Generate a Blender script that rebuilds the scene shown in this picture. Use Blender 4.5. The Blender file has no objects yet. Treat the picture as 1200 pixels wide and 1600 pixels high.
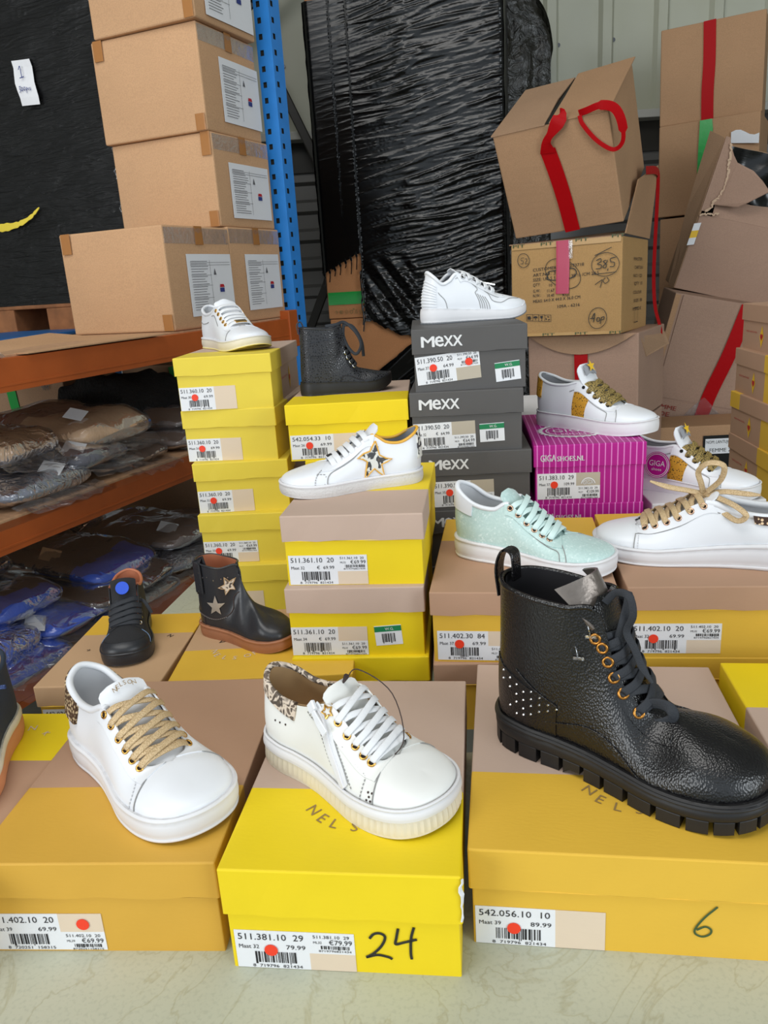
import bpy, math, random
import numpy as np
from mathutils import Vector, Matrix, noise
random.seed(7)
SC = bpy.context.scene
COL = SC.collection
R = math.radians

# ---------------------------------------------------------------- camera
cd = bpy.data.cameras.new('camera')
cam = bpy.data.objects.new('camera', cd)
COL.objects.link(cam)
PITCH, ROLL = R(16.66), R(3.665)
fw = Vector((0, math.cos(PITCH), -math.sin(PITCH)))
up0 = Vector((0, math.sin(PITCH), math.cos(PITCH)))
rt0 = Vector((1, 0, 0))
rt = math.cos(ROLL) * rt0 - math.sin(ROLL) * up0
up = math.sin(ROLL) * rt0 + math.cos(ROLL) * up0
cam.matrix_world = Matrix(((rt.x, up.x, -fw.x, 0), (rt.y, up.y, -fw.y, 0), (rt.z, up.z, -fw.z, 1.346), (0, 0, 0, 1)))
cd.sensor_fit = 'VERTICAL'
cd.sensor_height = 24.0
cd.lens = 1215.0 / 1600.0 * 24.0
cd.clip_start = 0.02
SC.camera = cam

# ---------------------------------------------------------------- world, lamps, exposure
W = bpy.data.worlds.new('world')
SC.world = W
W.use_nodes = True
bgn = W.node_tree.nodes['Background']
bgn.inputs[0].default_value = (0.80, 0.91, 1.0, 1)
bgn.inputs[1].default_value = 1.0


def area(name, loc, target, sx, sy, power, col):
    l = bpy.data.lights.new(name, 'AREA')
    l.shape = 'RECTANGLE'
    l.size, l.size_y = sx, sy
    l.energy = power
    l.color = col
    o = bpy.data.objects.new(name, l)
    o.location = loc
    o.rotation_euler = (Vector(target) - Vector(loc)).to_track_quat('-Z', 'Y').to_euler()
    COL.objects.link(o)
    return o


area('roof_light', (-0.9, 0.1, 4.3), (-0.1, 1.2, 0.8), 2.6, 2.0, 72, (1.0, 0.985, 0.96))
area('door_light', (-4.2, -2.4, 1.9), (-0.2, 2.0, 1.0), 2.4, 2.6, 130, (0.95, 0.98, 1.0))
area('side_door_light', (3.4, -2.6, 2.0), (-0.8, 2.0, 0.8), 2.2, 2.4, 105, (0.90, 0.96, 1.0))
SC.view_settings.view_transform = 'Standard'
SC.view_settings.look = 'None'
SC.view_settings.exposure = 0.0
SC.view_settings.gamma = 1.0
SC.view_settings.use_curve_mapping = False


# ---------------------------------------------------------------- materials
def lin(h):
    if not isinstance(h, str):
        return h
    h = h.lstrip('#')
    o = []
    for i in (0, 2, 4):
        c = int(h[i:i + 2], 16) / 255
        o.append(c / 12.92 if c <= 0.04045 else ((c + 0.055) / 1.055) ** 2.4)
    return tuple(o) + (1,)


class N:
    def __init__(s, name):
        s.m = bpy.data.materials.new(name)
        s.m.use_nodes = True
        s.t = s.m.node_tree
        s.b = s.t.nodes['Principled BSDF']
        s.tc = None

    def n(s, typ, **kw):
        nd = s.t.nodes.new(typ)
        for k, v in kw.items():
            if k in nd.inputs.keys():
                nd.inputs[k].default_value = v
            else:
                setattr(nd, k, v)
        return nd

    def l(s, a, b):
        s.t.links.new(a, b)

    def co(s, scale=None):
        if not s.tc:
            s.tc = s.n('ShaderNodeTexCoord')
        if scale is None:
            return s.tc.outputs['Object']
        mp = s.n('ShaderNodeMapping')
        s.l(s.tc.outputs['Object'], mp.inputs[0])
        mp.inputs['Scale'].default_value = scale
        return mp.outputs[0]

    def noise(s, scale, detail=3, map=None, dist=0):
        nd = s.n('ShaderNodeTexNoise')
        nd.inputs['Scale'].default_value = scale
        nd.inputs['Detail'].default_value = detail
        nd.inputs['Distortion'].default_value = dist
        s.l(s.co(map), nd.inputs['Vector'])
        return nd.outputs['Fac']

    def voro(s, scale, feature='F1', map=None, out='Distance', rand=1.0):
        nd = s.n('ShaderNodeTexVoronoi', feature=feature)
        nd.inputs['Scale'].default_value = scale
        nd.inputs['Randomness'].default_value = rand
        s.l(s.co(map), nd.inputs['Vector'])
        return nd.outputs[out]

    def ramp(s, fac, stops, interp='LINEAR'):
        r = s.n('ShaderNodeValToRGB')
        r.color_ramp.interpolation = interp
        e = r.color_ramp.elements
        while len(e) < len(stops):
            e.new(0.5)
        for i, (p, c) in enumerate(stops):
            e[i].position = p
            e[i].color = lin(c)
        s.l(fac, r.inputs[0])
        return r.outputs[0]

    def bump(s, h, strength, dist=0.001):
        b = s.n('ShaderNodeBump')
        b.inputs['Strength'].default_value = strength
        b.inputs['Distance'].default_value = dist
        s.l(h, b.inputs['Height'])
        s.l(b.outputs[0], s.b.inputs['Normal'])

    def base(s, col=None, rough=0.5, metal=0.0, spec=0.5):
        if col is not None:
            s.b.inputs['Base Color'].default_value = lin(col)
        s.b.inputs['Roughness'].default_value = rough
        s.b.inputs['Metallic'].default_value = metal
        s.b.inputs['Specular IOR Level'].default_value = spec
        return s


def mul(h, f):
    c = lin(h)
    return tuple(min(1, x * f) for x in c[:3]) + (1,)


def plain(name, col, rough=0.5, metal=0.0, spec=0.5, var=0.0, vs=8, bump=0, bs=300, bd=0.0006, map=None):
    k = N(name).base(col, rough, metal, spec)
    if var:
        c = k.ramp(k.noise(vs, 4), [(0.3, mul(col, 1 - var)), (0.7, mul(col, 1 + var))])
        k.l(c, k.b.inputs['Base Color'])
    if bump:
        k.bump(k.noise(bs, 2, map), bump, bd)
    return k.m


def card_mat(name, col, var=0.1):
    k = N(name).base(col, 0.8, 0, 0.25)
    n1 = k.noise(2.5, 5)
    c = k.ramp(n1, [(0.25, mul(col, 1 - var)), (0.75, mul(col, 1 + var))])
    n2 = k.noise(260, 2)
    c2 = k.ramp(n2, [(0.35, (0.86, 0.86, 0.86, 1)), (0.6, (1, 1, 1, 1))])
    mx = k.n('ShaderNodeMixRGB', blend_type='MULTIPLY')
    mx.inputs[0].default_value = 0.8
    k.l(c, mx.inputs[1])
    k.l(c2, mx.inputs[2])
    k.l(mx.outputs[0], k.b.inputs['Base Color'])
    k.bump(k.noise(9, 4, (1, 1, 6)), 0.25, 0.004)
    return k.m


def paper_mat(name, col, rough=0.55, var=0.05, spec=0.35):
    k = N(name).base(col, rough, 0, spec)
    c = k.ramp(k.noise(7, 5), [(0.3, mul(col, 1 - var)), (0.7, mul(col, 1 + var * 0.6))])
    k.l(c, k.b.inputs['Base Color'])
    k.bump(k.noise(120, 3, (1, 3, 3)), 0.12, 0.001)
    return k.m


M = {}
M['yellow'] = paper_mat('lemon_yellow_card', '#e8cb18')
M['yellow_pale'] = paper_mat('pale_yellow_card', '#e0c843')
M['ochre'] = paper_mat('ochre_yellow_card', '#dcb03c')
M['ochre_dull'] = paper_mat('dull_ochre_card', '#cfa03c')
M['mauve'] = paper_mat('mauve_brown_card', '#bda595', 0.75)
M['tan'] = paper_mat('tan_brown_card', '#b08c72', 0.8)
M['kraft'] = paper_mat('kraft_brown_card', '#bd9a76', 0.8)
M['slate'] = paper_mat('slate_grey_card', '#555352', 0.6)
M['white_card'] = paper_mat('white_card', '#d8d6d6', 0.6)
M['label'] = paper_mat('label_white', '#dfe0e3', 0.5, 0.02)
M['label_beige'] = paper_mat('label_beige', '#d8c5ae', 0.5, 0.02)
M['label_grey'] = paper_mat('label_grey', '#b5ab9a', 0.5, 0.02)
M['ink'] = plain('black_ink', '#1d1c20', 0.6)
M['ink_pale'] = plain('grey_ink', '#5c5c60', 0.6)
M['ink_brown'] = plain('brown_print', '#8f7445', 0.6)
M['ink_white'] = plain('white_print', '#dcdcdc', 0.5)
M['pen'] = plain('black_marker', '#20211c', 0.5)
M['pen_green'] = plain('green_marker', '#39512a', 0.5)
M['pen_blue'] = plain('blue_pen', '#2c3a7c', 0.5)
M['pen_red'] = plain('red_marker', '#8e2b1e', 0.5)
M['dot'] = plain('red_sticker', '#e83a1d', 0.5)
M['green_band'] = plain('green_band', '#0f7a4a', 0.5)
M['red_print'] = plain('red_print', '#b3212a', 0.5)
M['yellow_print'] = plain('yellow_print', '#e2b62a', 0.5)

k = N('magenta_striped_card').base('#b3148a', 0.5, 0, 0.4)
wv = k.n('ShaderNodeTexWave', wave_type='BANDS', bands_direction='X')
wv.inputs['Scale'].default_value = 31
k.l(k.co(), wv.inputs['Vector'])
k.l(k.ramp(wv.outputs['Fac'], [(0.9, '#a80f80'), (0.955, '#d67cc0')]), k.b.inputs['Base Color'])
M['magenta'] = k.m
M['magenta_plain'] = paper_mat('magenta_card', '#a80f80', 0.5)

M['carton'] = card_mat('carton_board', '#b08a68')
M['carton_yellow'] = card_mat('carton_board_yellowish', '#b8915f')
M['carton_warm'] = card_mat('carton_board_warm', '#c69d77')
M['carton_dull'] = card_mat('carton_board_dull', '#ad8b6e')
M['carton_grey'] = card_mat('carton_board_greyish', '#a88976')
M['carton_orange'] = card_mat('carton_board_orange', '#c78a5c')
M['carton_torn'] = card_mat('torn_board', '#cdb095', 0.05)
M['tape_red'] = plain('red_tape', '#a80c12', 0.4, 0, 0.08, bump=0.3, bs=60, bd=0.002)
M['tape_green'] = plain('green_tape', '#0c9a3c', 0.3, bump=0.4, bs=60, bd=0.002)
M['tape_brown'] = plain('brown_tape', '#a4703f', 0.25, bump=0.3, bs=60, bd=0.001)
M['void'] = plain('black_fill_and_gap_shade', '#0a0a0b', 0.5)  # plain black: wrapped load filling, and painted shade between carton flaps


def film(name, col=(1, 1, 1, 1), bs=22, strength=0.9, fac_lo=0.04, fac_hi=0.7, tint=0.12, map=None):
    k = N(name)
    t = k.t
    out = t.nodes['Material Output']
    tr = k.n('ShaderNodeBsdfTransparent')
    tr.inputs[0].default_value = (0.98, 0.985, 0.99, 1)
    gl = k.n('ShaderNodeBsdfGlossy')
    gl.inputs['Roughness'].default_value = 0.12
    gl.inputs[0].default_value = (0.95, 0.97, 1, 1)
    df = k.n('ShaderNodeBsdfDiffuse')
    df.inputs[0].default_value = (0.75, 0.77, 0.8, 1)
    lw = k.n('ShaderNodeLayerWeight')
    lw.inputs[0].default_value = 0.35
    bp = k.n('ShaderNodeBump')
    bp.inputs['Strength'].default_value = strength
    bp.inputs['Distance'].default_value = 0.012
    k.l(k.noise(bs, 3, map, 1.0), bp.inputs['Height'])
    for nd in (gl, lw):
        k.l(bp.outputs[0], nd.inputs['Normal'])
    mr = k.n('ShaderNodeMapRange')
    mr.inputs[3].default_value = fac_lo
    mr.inputs[4].default_value = fac_hi
    k.l(lw.outputs['Fresnel'], mr.inputs[0])
    m1 = k.n('ShaderNodeMixShader')
    m1.inputs[0].default_value = tint
    k.l(tr.outputs[0], m1.inputs[1])
    k.l(df.outputs[0], m1.inputs[2])
    m2 = k.n('ShaderNodeMixShader')
    k.l(mr.outputs[0], m2.inputs[0])
    k.l(m1.outputs[0], m2.inputs[1])
    k.l(gl.outputs[0], m2.inputs[2])
    k.l(m2.outputs[0], out.inputs[0])
    return k.m


M['film'] = film('clear_polybag_film', bs=14, strength=0.6, fac_lo=0.02, fac_hi=0.6, tint=0.035)
M['film_bright'] = film('clear_crumpled_film', bs=30, strength=1.0, fac_lo=0.05, fac_hi=0.85, tint=0.05)
M['tape_clear'] = film('clear_packing_tape', bs=40, strength=0.3, fac_lo=0.03, fac_hi=0.5, tint=0.06)

k = N('black_stretch_wrap').base('#040405', 0.2, 0, 0.45)
k.bump(k.noise(40, 3, (0.35, 1, 5.5), 0.3), 0.12, 0.003)
M['wrap'] = k.m
k = N('dull_black_stretch_wrap').base('#08080a', 0.38, 0, 0.5)
k.bump(k.noise(12, 6, (0.6, 1, 5), 1.0), 0.7, 0.012)
M['wrap_dull'] = k.m
k = N('olive_black_stretch_wrap').base('#1d1b14', 0.3, 0, 0.6)
k.bump(k.noise(14, 5, (1, 1, 1), 1.5), 0.8, 0.02)
M['wrap_olive'] = k.m

M['rack_orange'] = plain('orange_rack_paint', '#b05622', 0.45, var=0.08, vs=12)
M['rack_blue'] = plain('blue_rack_paint', '#2f86d8', 0.4, var=0.06, vs=20)
M['rack_dark'] = plain('dark_rack_steel', '#2a2823', 0.5)
M['board'] = plain('chipboard', '#b78f6d', 0.8, var=0.15, vs=60)
M['wood'] = plain('pallet_wood', '#8a5a38', 0.8, var=0.25, vs=18)
M['blue_plastic'] = plain('blue_plastic', '#1f5f9e', 0.4)
k = N('corrugated_cream_sheet').base('#b9b9a8', 0.45, 0, 0.4)
k.l(k.ramp(k.noise(1.2, 4), [(0.3, '#aeae9a'), (0.7, '#bdbeb0')]), k.b.inputs['Base Color'])
M['sheet'] = k.m
M['sheet_grey'] = plain('grey_ribbed_sheet', '#6f6e6c', 0.4, 0.3)
M['concrete'] = plain('concrete_floor', '#8d8f86', 0.85, var=0.12, vs=3, bump=0.2, bs=60)
M['white_paint'] = plain('wall_paint', '#b8b8b2', 0.8)
k = N('grey_green_tabletop').base('#a9ad9c', 0.6, 0, 0.3)
c1 = k.ramp(k.noise(3.5, 6), [(0.25, '#a3a695'), (0.5, '#b3b6a4'), (0.75, '#bcbba8')])
c2 = k.ramp(k.noise(240, 2), [(0.3, (0.8, 0.8, 0.8, 1)), (0.5, (1, 1, 1, 1))])
vn = k.voro(5, 'DISTANCE_TO_EDGE', None)
nz = k.noise(4, 5, None, 3.0)
cr = k.ramp(nz, [(0.485, (1, 1, 1, 1)), (0.497, (0.78, 0.73, 0.62, 1)), (0.51, (1, 1, 1, 1))])
mx = k.n('ShaderNodeMixRGB', blend_type='MULTIPLY')
mx.inputs[0].default_value = 0.5
k.l(c1, mx.inputs[1]); k.l(c2, mx.inputs[2])
mx2 = k.n('ShaderNodeMixRGB', blend_type='MULTIPLY')
mx2.inputs[0].default_value = 0.6
k.l(mx.outputs[0], mx2.inputs[1]); k.l(cr, mx2.inputs[2])
k.l(mx2.outputs[0], k.b.inputs['Base Color'])
M['tabletop'] = k.m
M['steel'] = plain('table_steel', '#55565a', 0.4, 0.8)

# shoe materials
M['leather_white'] = plain('white_leather', '#e0e2e6', 0.38, 0, 0.45, bump=0.06, bs=500, bd=0.0005)
M['leather_offwhite'] = plain('offwhite_leather', '#e2e2de', 0.42, 0, 0.4, var=0.02, vs=14, bump=0.06, bs=500, bd=0.0005)
M['rubber_white'] = plain('white_rubber', '#dad9db', 0.5, 0, 0.4)
M['rubber_grain'] = plain('grained_white_rubber', '#cdcac8', 0.55, 0, 0.4, bump=0.7, bs=420, bd=0.0012)
M['rubber_cream'] = plain('cream_rubber', '#d9d0bb', 0.5, 0, 0.4)
M['rubber_gold'] = plain('yellowed_rubber', '#e6d68e', 0.5, 0, 0.4)
M['rubber_grey'] = plain('grey_rubber', '#6f7276', 0.55)
M['rubber_black'] = plain('black_rubber', '#1d1c1d', 0.5, 0, 0.4, bump=0.1, bs=200)
M['rubber_brown'] = plain('brown_gum_rubber', '#a06a4a', 0.55, var=0.1, vs=30)
M['rubber_tan'] = plain('tan_gum_rubber', '#d08a5e', 0.55)
M['lining_white'] = plain('white_lining', '#cfd0d3', 0.7)
M['lining_grey'] = plain('grey_lining', '#8f9196', 0.7)
M['lining_tan'] = plain('tan_leather_lining', '#b5946a', 0.6, var=0.12, vs=20)
M['lining_mesh'] = plain('mesh_lining', '#d5c3b0', 0.8, bump=0.5, bs=700)
M['lining_red'] = plain('brick_red_lining', '#b06a4a', 0.6)
M['lining_black'] = plain('black_lining', '#1b191d', 0.8)
M['lace_white'] = plain('white_lace', '#dddee0', 0.75, bump=0.5, bs=900, bd=0.0008)
M['lace_black'] = plain('black_lace', '#22252b', 0.7, bump=0.6, bs=900, bd=0.001)
M['lace_mint'] = plain('mint_satin_lace', '#c9e0dc', 0.35, bump=0.3, bs=700, bd=0.0006)
M['eye_gold'] = plain('gold_metal', '#d0a256', 0.25, 1.0)
M['eye_copper'] = plain('aged_brass', '#b9813f', 0.3, 1.0)
M['eye_silver'] = plain('silver_metal', '#cfcfcf', 0.25, 1.0)
M['eye_rose'] = plain('rose_gold_metal', '#c9a58c', 0.25, 1.0)
M['hole'] = plain('dark_hole', '#17120e', 0.9)
M['thread_grey'] = plain('grey_stitching', '#8d8c8a', 0.8)
M['thread_white'] = plain('pale_stitching', '#c3c4c6', 0.8)
M['thread_blue'] = plain('blue_stitching', '#6d86a8', 0.8)
M['thread_red'] = plain('dark_stitching', '#3a2c28', 0.8)
M['blue_patch'] = plain('blue_patch', '#2350c8', 0.6, bump=0.8, bs=400)
M['red_rivet'] = plain('red_rivet', '#d4552c', 0.4)
M['silver_leather'] = plain('pewter_leather', '#7b726b', 0.35, 0.6, var=0.15, vs=60, bump=0.4, bs=150, bd=0.002)
M['star_silver'] = plain('silver_leather', '#b7aea2', 0.4, 0.5, var=0.15, vs=90)
M['yellow_piping'] = plain('golden_piping', '#e2aa3c', 0.4)


def speck(name, base, a, scale, lo, hi, rough=0.6, bump=0.3, metal=0):
    k = N(name).base(base, rough, metal, 0.4)
    v = k.voro(scale)
    k.l(k.ramp(v, [(lo, a), (hi, base)]), k.b.inputs['Base Color'])
    if bump:
        k.bump(v, bump, 0.001)
    return k.m


M['dots'] = speck('dotted_pony_hair', '#3b2416', '#e0c29c', 230, 0.36, 0.44, 0.6, 0.4)
M['woven'] = speck('speckled_woven_hair', '#4a3320', '#cdb48c', 260, 0.28, 0.5, 0.8, 0.9)
M['mustard'] = speck('mustard_spotted_hair', '#c08c26', '#221a10', 270, 0.24, 0.32, 0.7, 0.2)
M['lace_gold'] = speck('gold_glitter_lace', '#cdb38c', '#a98a5c', 900, 0.2, 0.5, 0.45, 0.6, 0.25)
M['lace_leopard'] = speck('leopard_lace', '#8f7a45', '#1f1a12', 380, 0.30, 0.44, 0.6, 0.3)
M['lace_navy'] = speck('navy_flecked_lace', '#22345f', '#7a93c4', 700, 0.15, 0.25, 0.7, 0.4)
k = N('leopard_print_leather').base('#cdb8a4', 0.5)
v = k.voro(115, 'SMOOTH_F1')
v2 = k.voro(115, 'F1')
k.l(k.ramp(k.noise(95, 1.5, None, 0.8), [(0.0, '#8d7a68'), (0.41, '#54493f'), (0.44, '#3f3630'), (0.5, '#d6c6b4'), (0.6, '#d6c6b4'), (0.62, '#6a5c50')]), k.b.inputs['Base Color'])
M['leopard'] = k.m
k = N('leopard_patch').base('#d8d6cc', 0.5)
k.l(k.ramp(k.noise(110, 1, None, 0.6), [(0.0, '#8a6a3e'), (0.36, '#2a2a2c'), (0.46, '#2f3033'), (0.5, '#d9d8d0')]), k.b.inputs['Base Color'])
M['leopard_star'] = k.m
k = N('mint_glitter').base('#bcd8d4', 0.45, 0, 0.5)
vv = k.voro(420, 'F1', None, 'Color')
sep = k.n('ShaderNodeSeparateColor')
k.l(vv, sep.inputs[0])
k.l(k.ramp(sep.outputs[0], [(0.0, '#b4cfcb'), (0.6, '#bad3cf'), (0.9, '#c0d8d4'), (0.98, '#d0e2df')]), k.b.inputs['Base Color'])
k.bump(k.voro(420), 0.1, 0.0005)
M['mint'] = k.m
k = N('black_pebbled_leather').base('#0d0c0e', 0.27, 0, 0.6)
k.bump(k.voro(560, 'F1', (1, 1, 0.7)), 0.42, 0.0009)
M['leather_black'] = k.m
k = N('charcoal_leather').base('#2a2b2f', 0.33, 0, 0.5)
k.bump(k.noise(220, 3), 0.2, 0.001)
M['leather_charcoal'] = k.m
k = N('black_leopard_foil').base('#1a1b20', 0.4, 0, 0.5)
v = k.voro(250, 'DISTANCE_TO_EDGE')
k.l(k.ramp(v, [(0.1, '#26272c'), (0.22, '#0e0e11')]), k.b.inputs['Base Color'])
k.l(k.ramp(v, [(0.1, (0.6, 0.6, 0.6, 1)), (0.25, (0.18, 0.18, 0.18, 1))]), k.b.inputs['Roughness'])
k.bump(v, 0.5, 0.001)
M['black_leopard'] = k.m
M['suede_black'] = plain('black_suede', '#1c1c1f', 0.85, bump=0.5, bs=500)
M['suede_navy'] = plain('navy_nubuck', '#1d2a3a', 0.7, var=0.12, vs=40, bump=0.3, bs=500)
M['toe_rubber'] = plain('dark_toe_rubber', '#23252a', 0.4)
# garments
for nm, c in (('cloth_brown', '#8f6658'), ('cloth_beige', '#dbb28c'), ('cloth_tan', '#e2bb95'), ('cloth_grey', '#63636e'),
              ('cloth_bluegrey', '#7a8192'), ('cloth_dark', '#2a2423'), ('cloth_darkbrown', '#4a3b35'), ('cloth_blue', '#2348ac'),
              ('cloth_royal', '#2c55c4'), ('cloth_taupe', '#786a65'), ('cloth_navy', '#14182a'), ('cloth_pale', '#a8a6a8'), ('cloth_black', '#100e0e')):
    M[nm] = plain(nm, c, 0.85, var=0.18, vs=14, bump=0.5, bs=40, bd=0.006, map=(1, 3, 1))
k = N('black_fur').base('#0b0908', 0.8)
k.bump(k.noise(90, 4), 1.0, 0.01)
M['fur'] = k.m


# ---------------------------------------------------------------- mesh helpers
_tc = {}


def text_data(s):
    if s in _tc:
        return _tc[s]
    cu = bpy.data.curves.new('t', 'FONT')
    cu.body = s
    cu.resolution_u = 2
    ob = bpy.data.objects.new('t', cu)
    COL.objects.link(ob)
    dg = bpy.context.evaluated_depsgraph_get()
    me = bpy.data.meshes.new_from_object(ob.evaluated_get(dg))
    v = np.array([p.co[:2] for p in me.vertices]) if len(me.vertices) else np.zeros((1, 2))
    f = [tuple(p.vertices) for p in me.polygons]
    bpy.data.objects.remove(ob)
    bpy.data.curves.remove(cu)
    bpy.data.meshes.remove(me)
    v = v - v.min(0)
    _tc[s] = (v, f, v.max(0))
    return _tc[s]


class MB:
    def __init__(s):
        s.v, s.f, s.m = [], [], []

    def add(s, vs, fs, m=0):
        o = len(s.v)
        s.v += [tuple(map(float, p)) for p in vs]
        for f in fs:
            s.f.append(tuple(i + o for i in f))
            s.m.append(m)

    def box(s, x0, x1, y0, y1, z0, z1, m=0):
        s.add([(x, y, z) for z in (z0, z1) for y in (y0, y1) for x in (x0, x1)],
              [(0, 2, 3, 1), (4, 5, 7, 6), (0, 1, 5, 4), (2, 6, 7, 3), (0, 4, 6, 2), (1, 3, 7, 5)], m)

    def quad(s, a, b, c, d, m=0):
        s.add([a, b, c, d], [(0, 1, 2, 3)], m)

    def grid(s, P, m=0, cu=False, cv=False):
        P = np.asarray(P)
        nu, nv = P.shape[:2]
        fs, ms = [], []
        for i in range(nu if cu else nu - 1):
            for j in range(nv if cv else nv - 1):
                i2, j2 = (i + 1) % nu, (j + 1) % nv
                fs.append((i * nv + j, i2 * nv + j, i2 * nv + j2, i * nv + j2))
        o = len(s.v)
        s.v += [tuple(map(float, p)) for p in P.reshape(-1, 3)]
        for f in fs:
            s.f.append(tuple(i + o for i in f))
            if callable(m):
                c = P.reshape(-1, 3)[list(f)].mean(0)
                s.m.append(m(c))
            else:
                s.m.append(m)

    def slab(s, P, th, m=0, nrm=None):
        """closed sheet: grid P plus a copy th below it along -normal"""
        P = np.asarray(P, float)
        if nrm is None:
            du = np.gradient(P, axis=0)
            dv = np.gradient(P, axis=1)
            nrm = np.cross(du, dv)
            nrm /= np.linalg.norm(nrm, axis=2, keepdims=True) + 1e-12
        Q = P - nrm * th
        nu, nv = P.shape[:2]
        s.grid(P, m)
        s.grid(Q[:, ::-1], m)
        edge = [(i, 0) for i in range(nu)] + [(nu - 1, j) for j in range(1, nv)] + [(i, nv - 1) for i in range(nu - 2, -1, -1)] + [(0, j) for j in range(nv - 2, 0, -1)]
        ring = np.array([[P[e], Q[e]] for e in edge])
        s.grid(ring[:, ::-1], m, cu=True)

    def tube(s, pts, r, n=8, m=0, closed=False):
        pts = np.asarray(pts, float)
        N_ = len(pts)
        rr = np.full(N_, r) if np.isscalar(r) else np.asarray(r)
        if closed:
            tg = np.roll(pts, -1, 0) - np.roll(pts, 1, 0)
        else:
            tg = np.gradient(pts, axis=0)
        tg /= np.linalg.norm(tg, axis=1, keepdims=True) + 1e-12
        a = np.array([0, 0, 1.0]) if abs(tg[0][2]) < 0.9 else np.array([1.0, 0, 0])
        rings = []
        u = np.cross(tg[0], a)
        u /= np.linalg.norm(u)
        for i in range(N_):
            u = u - tg[i] * (u @ tg[i])
            u /= np.linalg.norm(u) + 1e-12
            w = np.cross(tg[i], u)
            rings.append([pts[i] + rr[i] * (math.cos(2 * math.pi * k / n) * u + math.sin(2 * math.pi * k / n) * w) for k in range(n)])
        s.grid(np.array(rings), m, cu=closed, cv=True)
        if not closed:
            o = len(s.v)
            s.add(rings[0], [tuple(range(n - 1, -1, -1))][::1], m)
            s.add(rings[-1], [tuple(range(n))], m)

    def ribbon(s, pts, ups, w, th, m=0, closed=False):
        pts = np.asarray(pts, float)
        ups = np.asarray(ups, float)
        if ups.ndim == 1:
            ups = np.tile(ups, (len(pts), 1))
        ww = np.full(len(pts), w) if np.isscalar(w) else np.asarray(w)
        tg = np.gradient(pts, axis=0)
        tg /= np.linalg.norm(tg, axis=1, keepdims=True) + 1e-12
        sd = np.cross(tg, ups)
        sd /= np.linalg.norm(sd, axis=1, keepdims=True) + 1e-12
        nn = np.cross(sd, tg)
        sec = [(-.5, -.25), (-.38, -.5), (.38, -.5), (.5, -.25), (.5, .25), (.38, .5), (-.38, .5), (-.5, .25)]
        rings = [[pts[i] + sd[i] * a * ww[i] + nn[i] * b * th for a, b in sec] for i in range(len(pts))]
        s.grid(np.array(rings), m, cv=True)
        s.add(rings[0], [tuple(range(7, -1, -1))], m)
        s.add(rings[-1], [tuple(range(8))], m)

    def torus(s, c, nrm, R_, r, m=0, n1=16, n2=6):
        c = np.asarray(c, float)
        nrm = np.asarray(nrm, float) / np.linalg.norm(nrm)
        a = np.array([1.0, 0, 0]) if abs(nrm[0]) < .8 else np.array([0, 1.0, 0])
        u = np.cross(nrm, a); u /= np.linalg.norm(u)
        w = np.cross(nrm, u)
        P = []
        for i in range(n1):
            t = 2 * math.pi * i / n1
            d = math.cos(t) * u + math.sin(t) * w
            P.append([c + d * (R_ + r * math.cos(2 * math.pi * j / n2)) + nrm * r * math.sin(2 * math.pi * j / n2) for j in range(n2)])
        s.grid(np.array(P), m, True, True)

    def disc(s, c, nrm, r, th, m=0, n=18):
        c = np.asarray(c, float)
        nrm = np.asarray(nrm, float) / np.linalg.norm(nrm)
        a = np.array([1.0, 0, 0]) if abs(nrm[0]) < .8 else np.array([0, 1.0, 0])
        u = np.cross(nrm, a); u /= np.linalg.norm(u)
        w = np.cross(nrm, u)
        ring = [c + r * (math.cos(2 * math.pi * i / n) * u + math.sin(2 * math.pi * i / n) * w) for i in range(n)]
        top = [p + nrm * th for p in ring]
        s.add(ring + top, [tuple(range(n, 2 * n)), tuple(range(n - 1, -1, -1))] + [(i, (i + 1) % n, n + (i + 1) % n, n + i) for i in range(n)], m)

    def text(s, t, o, u, v, h, m=0, w=None, shear=0, hh=None):
        """flat lettering: o lower-left point, u/v unit axes, h letter height, w total width or None"""
        V, F, mx = text_data(t)
        o, u, v = (np.asarray(q, float) for q in (o, u, v))
        base = text_data('H')[2][1]
        sy = h / base
        sx = sy if w is None else w / max(mx[0], 1e-6)
        s.add([o + u * (p[0] * sx + p[1] * sy * shear) + v * p[1] * sy for p in V], F, m)

    def strokes(s, lines, o, u, v, sc, th, nrm, m=0):
        """handwriting: polylines in local units, drawn as flat strips"""
        o, u, v, nrm = (np.asarray(q, float) for q in (o, u, v, nrm))
        for ln in lines:
            P = np.array([o + (u * a + v * b) * sc for a, b in smooth(ln)])
            s.ribbon(P, nrm, th, 0.0006, m)

    def bars(s, o, u, v, w, h, m=0, seed=0, n=30):
        rd = random.Random(seed)
        o, u, v = (np.asarray(q, float) for q in (o, u, v))
        x = 0
        step = w / n
        while x < w:
            b = step * rd.choice([.5, .5, 1, 1.4])
            e = 0.12 * h if rd.random() < .7 else 0
            if x + b <= w:
                s.quad(o + u * x + v * e, o + u * (x + b) + v * e, o + u * (x + b) + v * h, o + u * x + v * h, m)
            x += b + step * rd.choice([.5, .7, 1.1])

    def build(s, name, mats, parent=None, smooth_=False, bevel=0, sub=0, weld=0, kind=None, label=None, seg=2):
        me = bpy.data.meshes.new(name)
        me.from_pydata(s.v, [], s.f)
        for mt in (mats if isinstance(mats, (list, tuple)) else [mats]):
            me.materials.append(M[mt] if isinstance(mt, str) else mt)
        me.polygons.foreach_set('material_index', s.m)
        if weld:
            import bmesh
            b = bmesh.new()
            b.from_mesh(me)
            bmesh.ops.remove_doubles(b, verts=b.verts, dist=weld)
            b.to_mesh(me)
            b.free()
        if smooth_:
            me.polygons.foreach_set('use_smooth', [True] * len(me.polygons))
        me.update()
        o = bpy.data.objects.new(name, me)
        COL.objects.link(o)
        if parent:
            o.parent = parent
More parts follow.
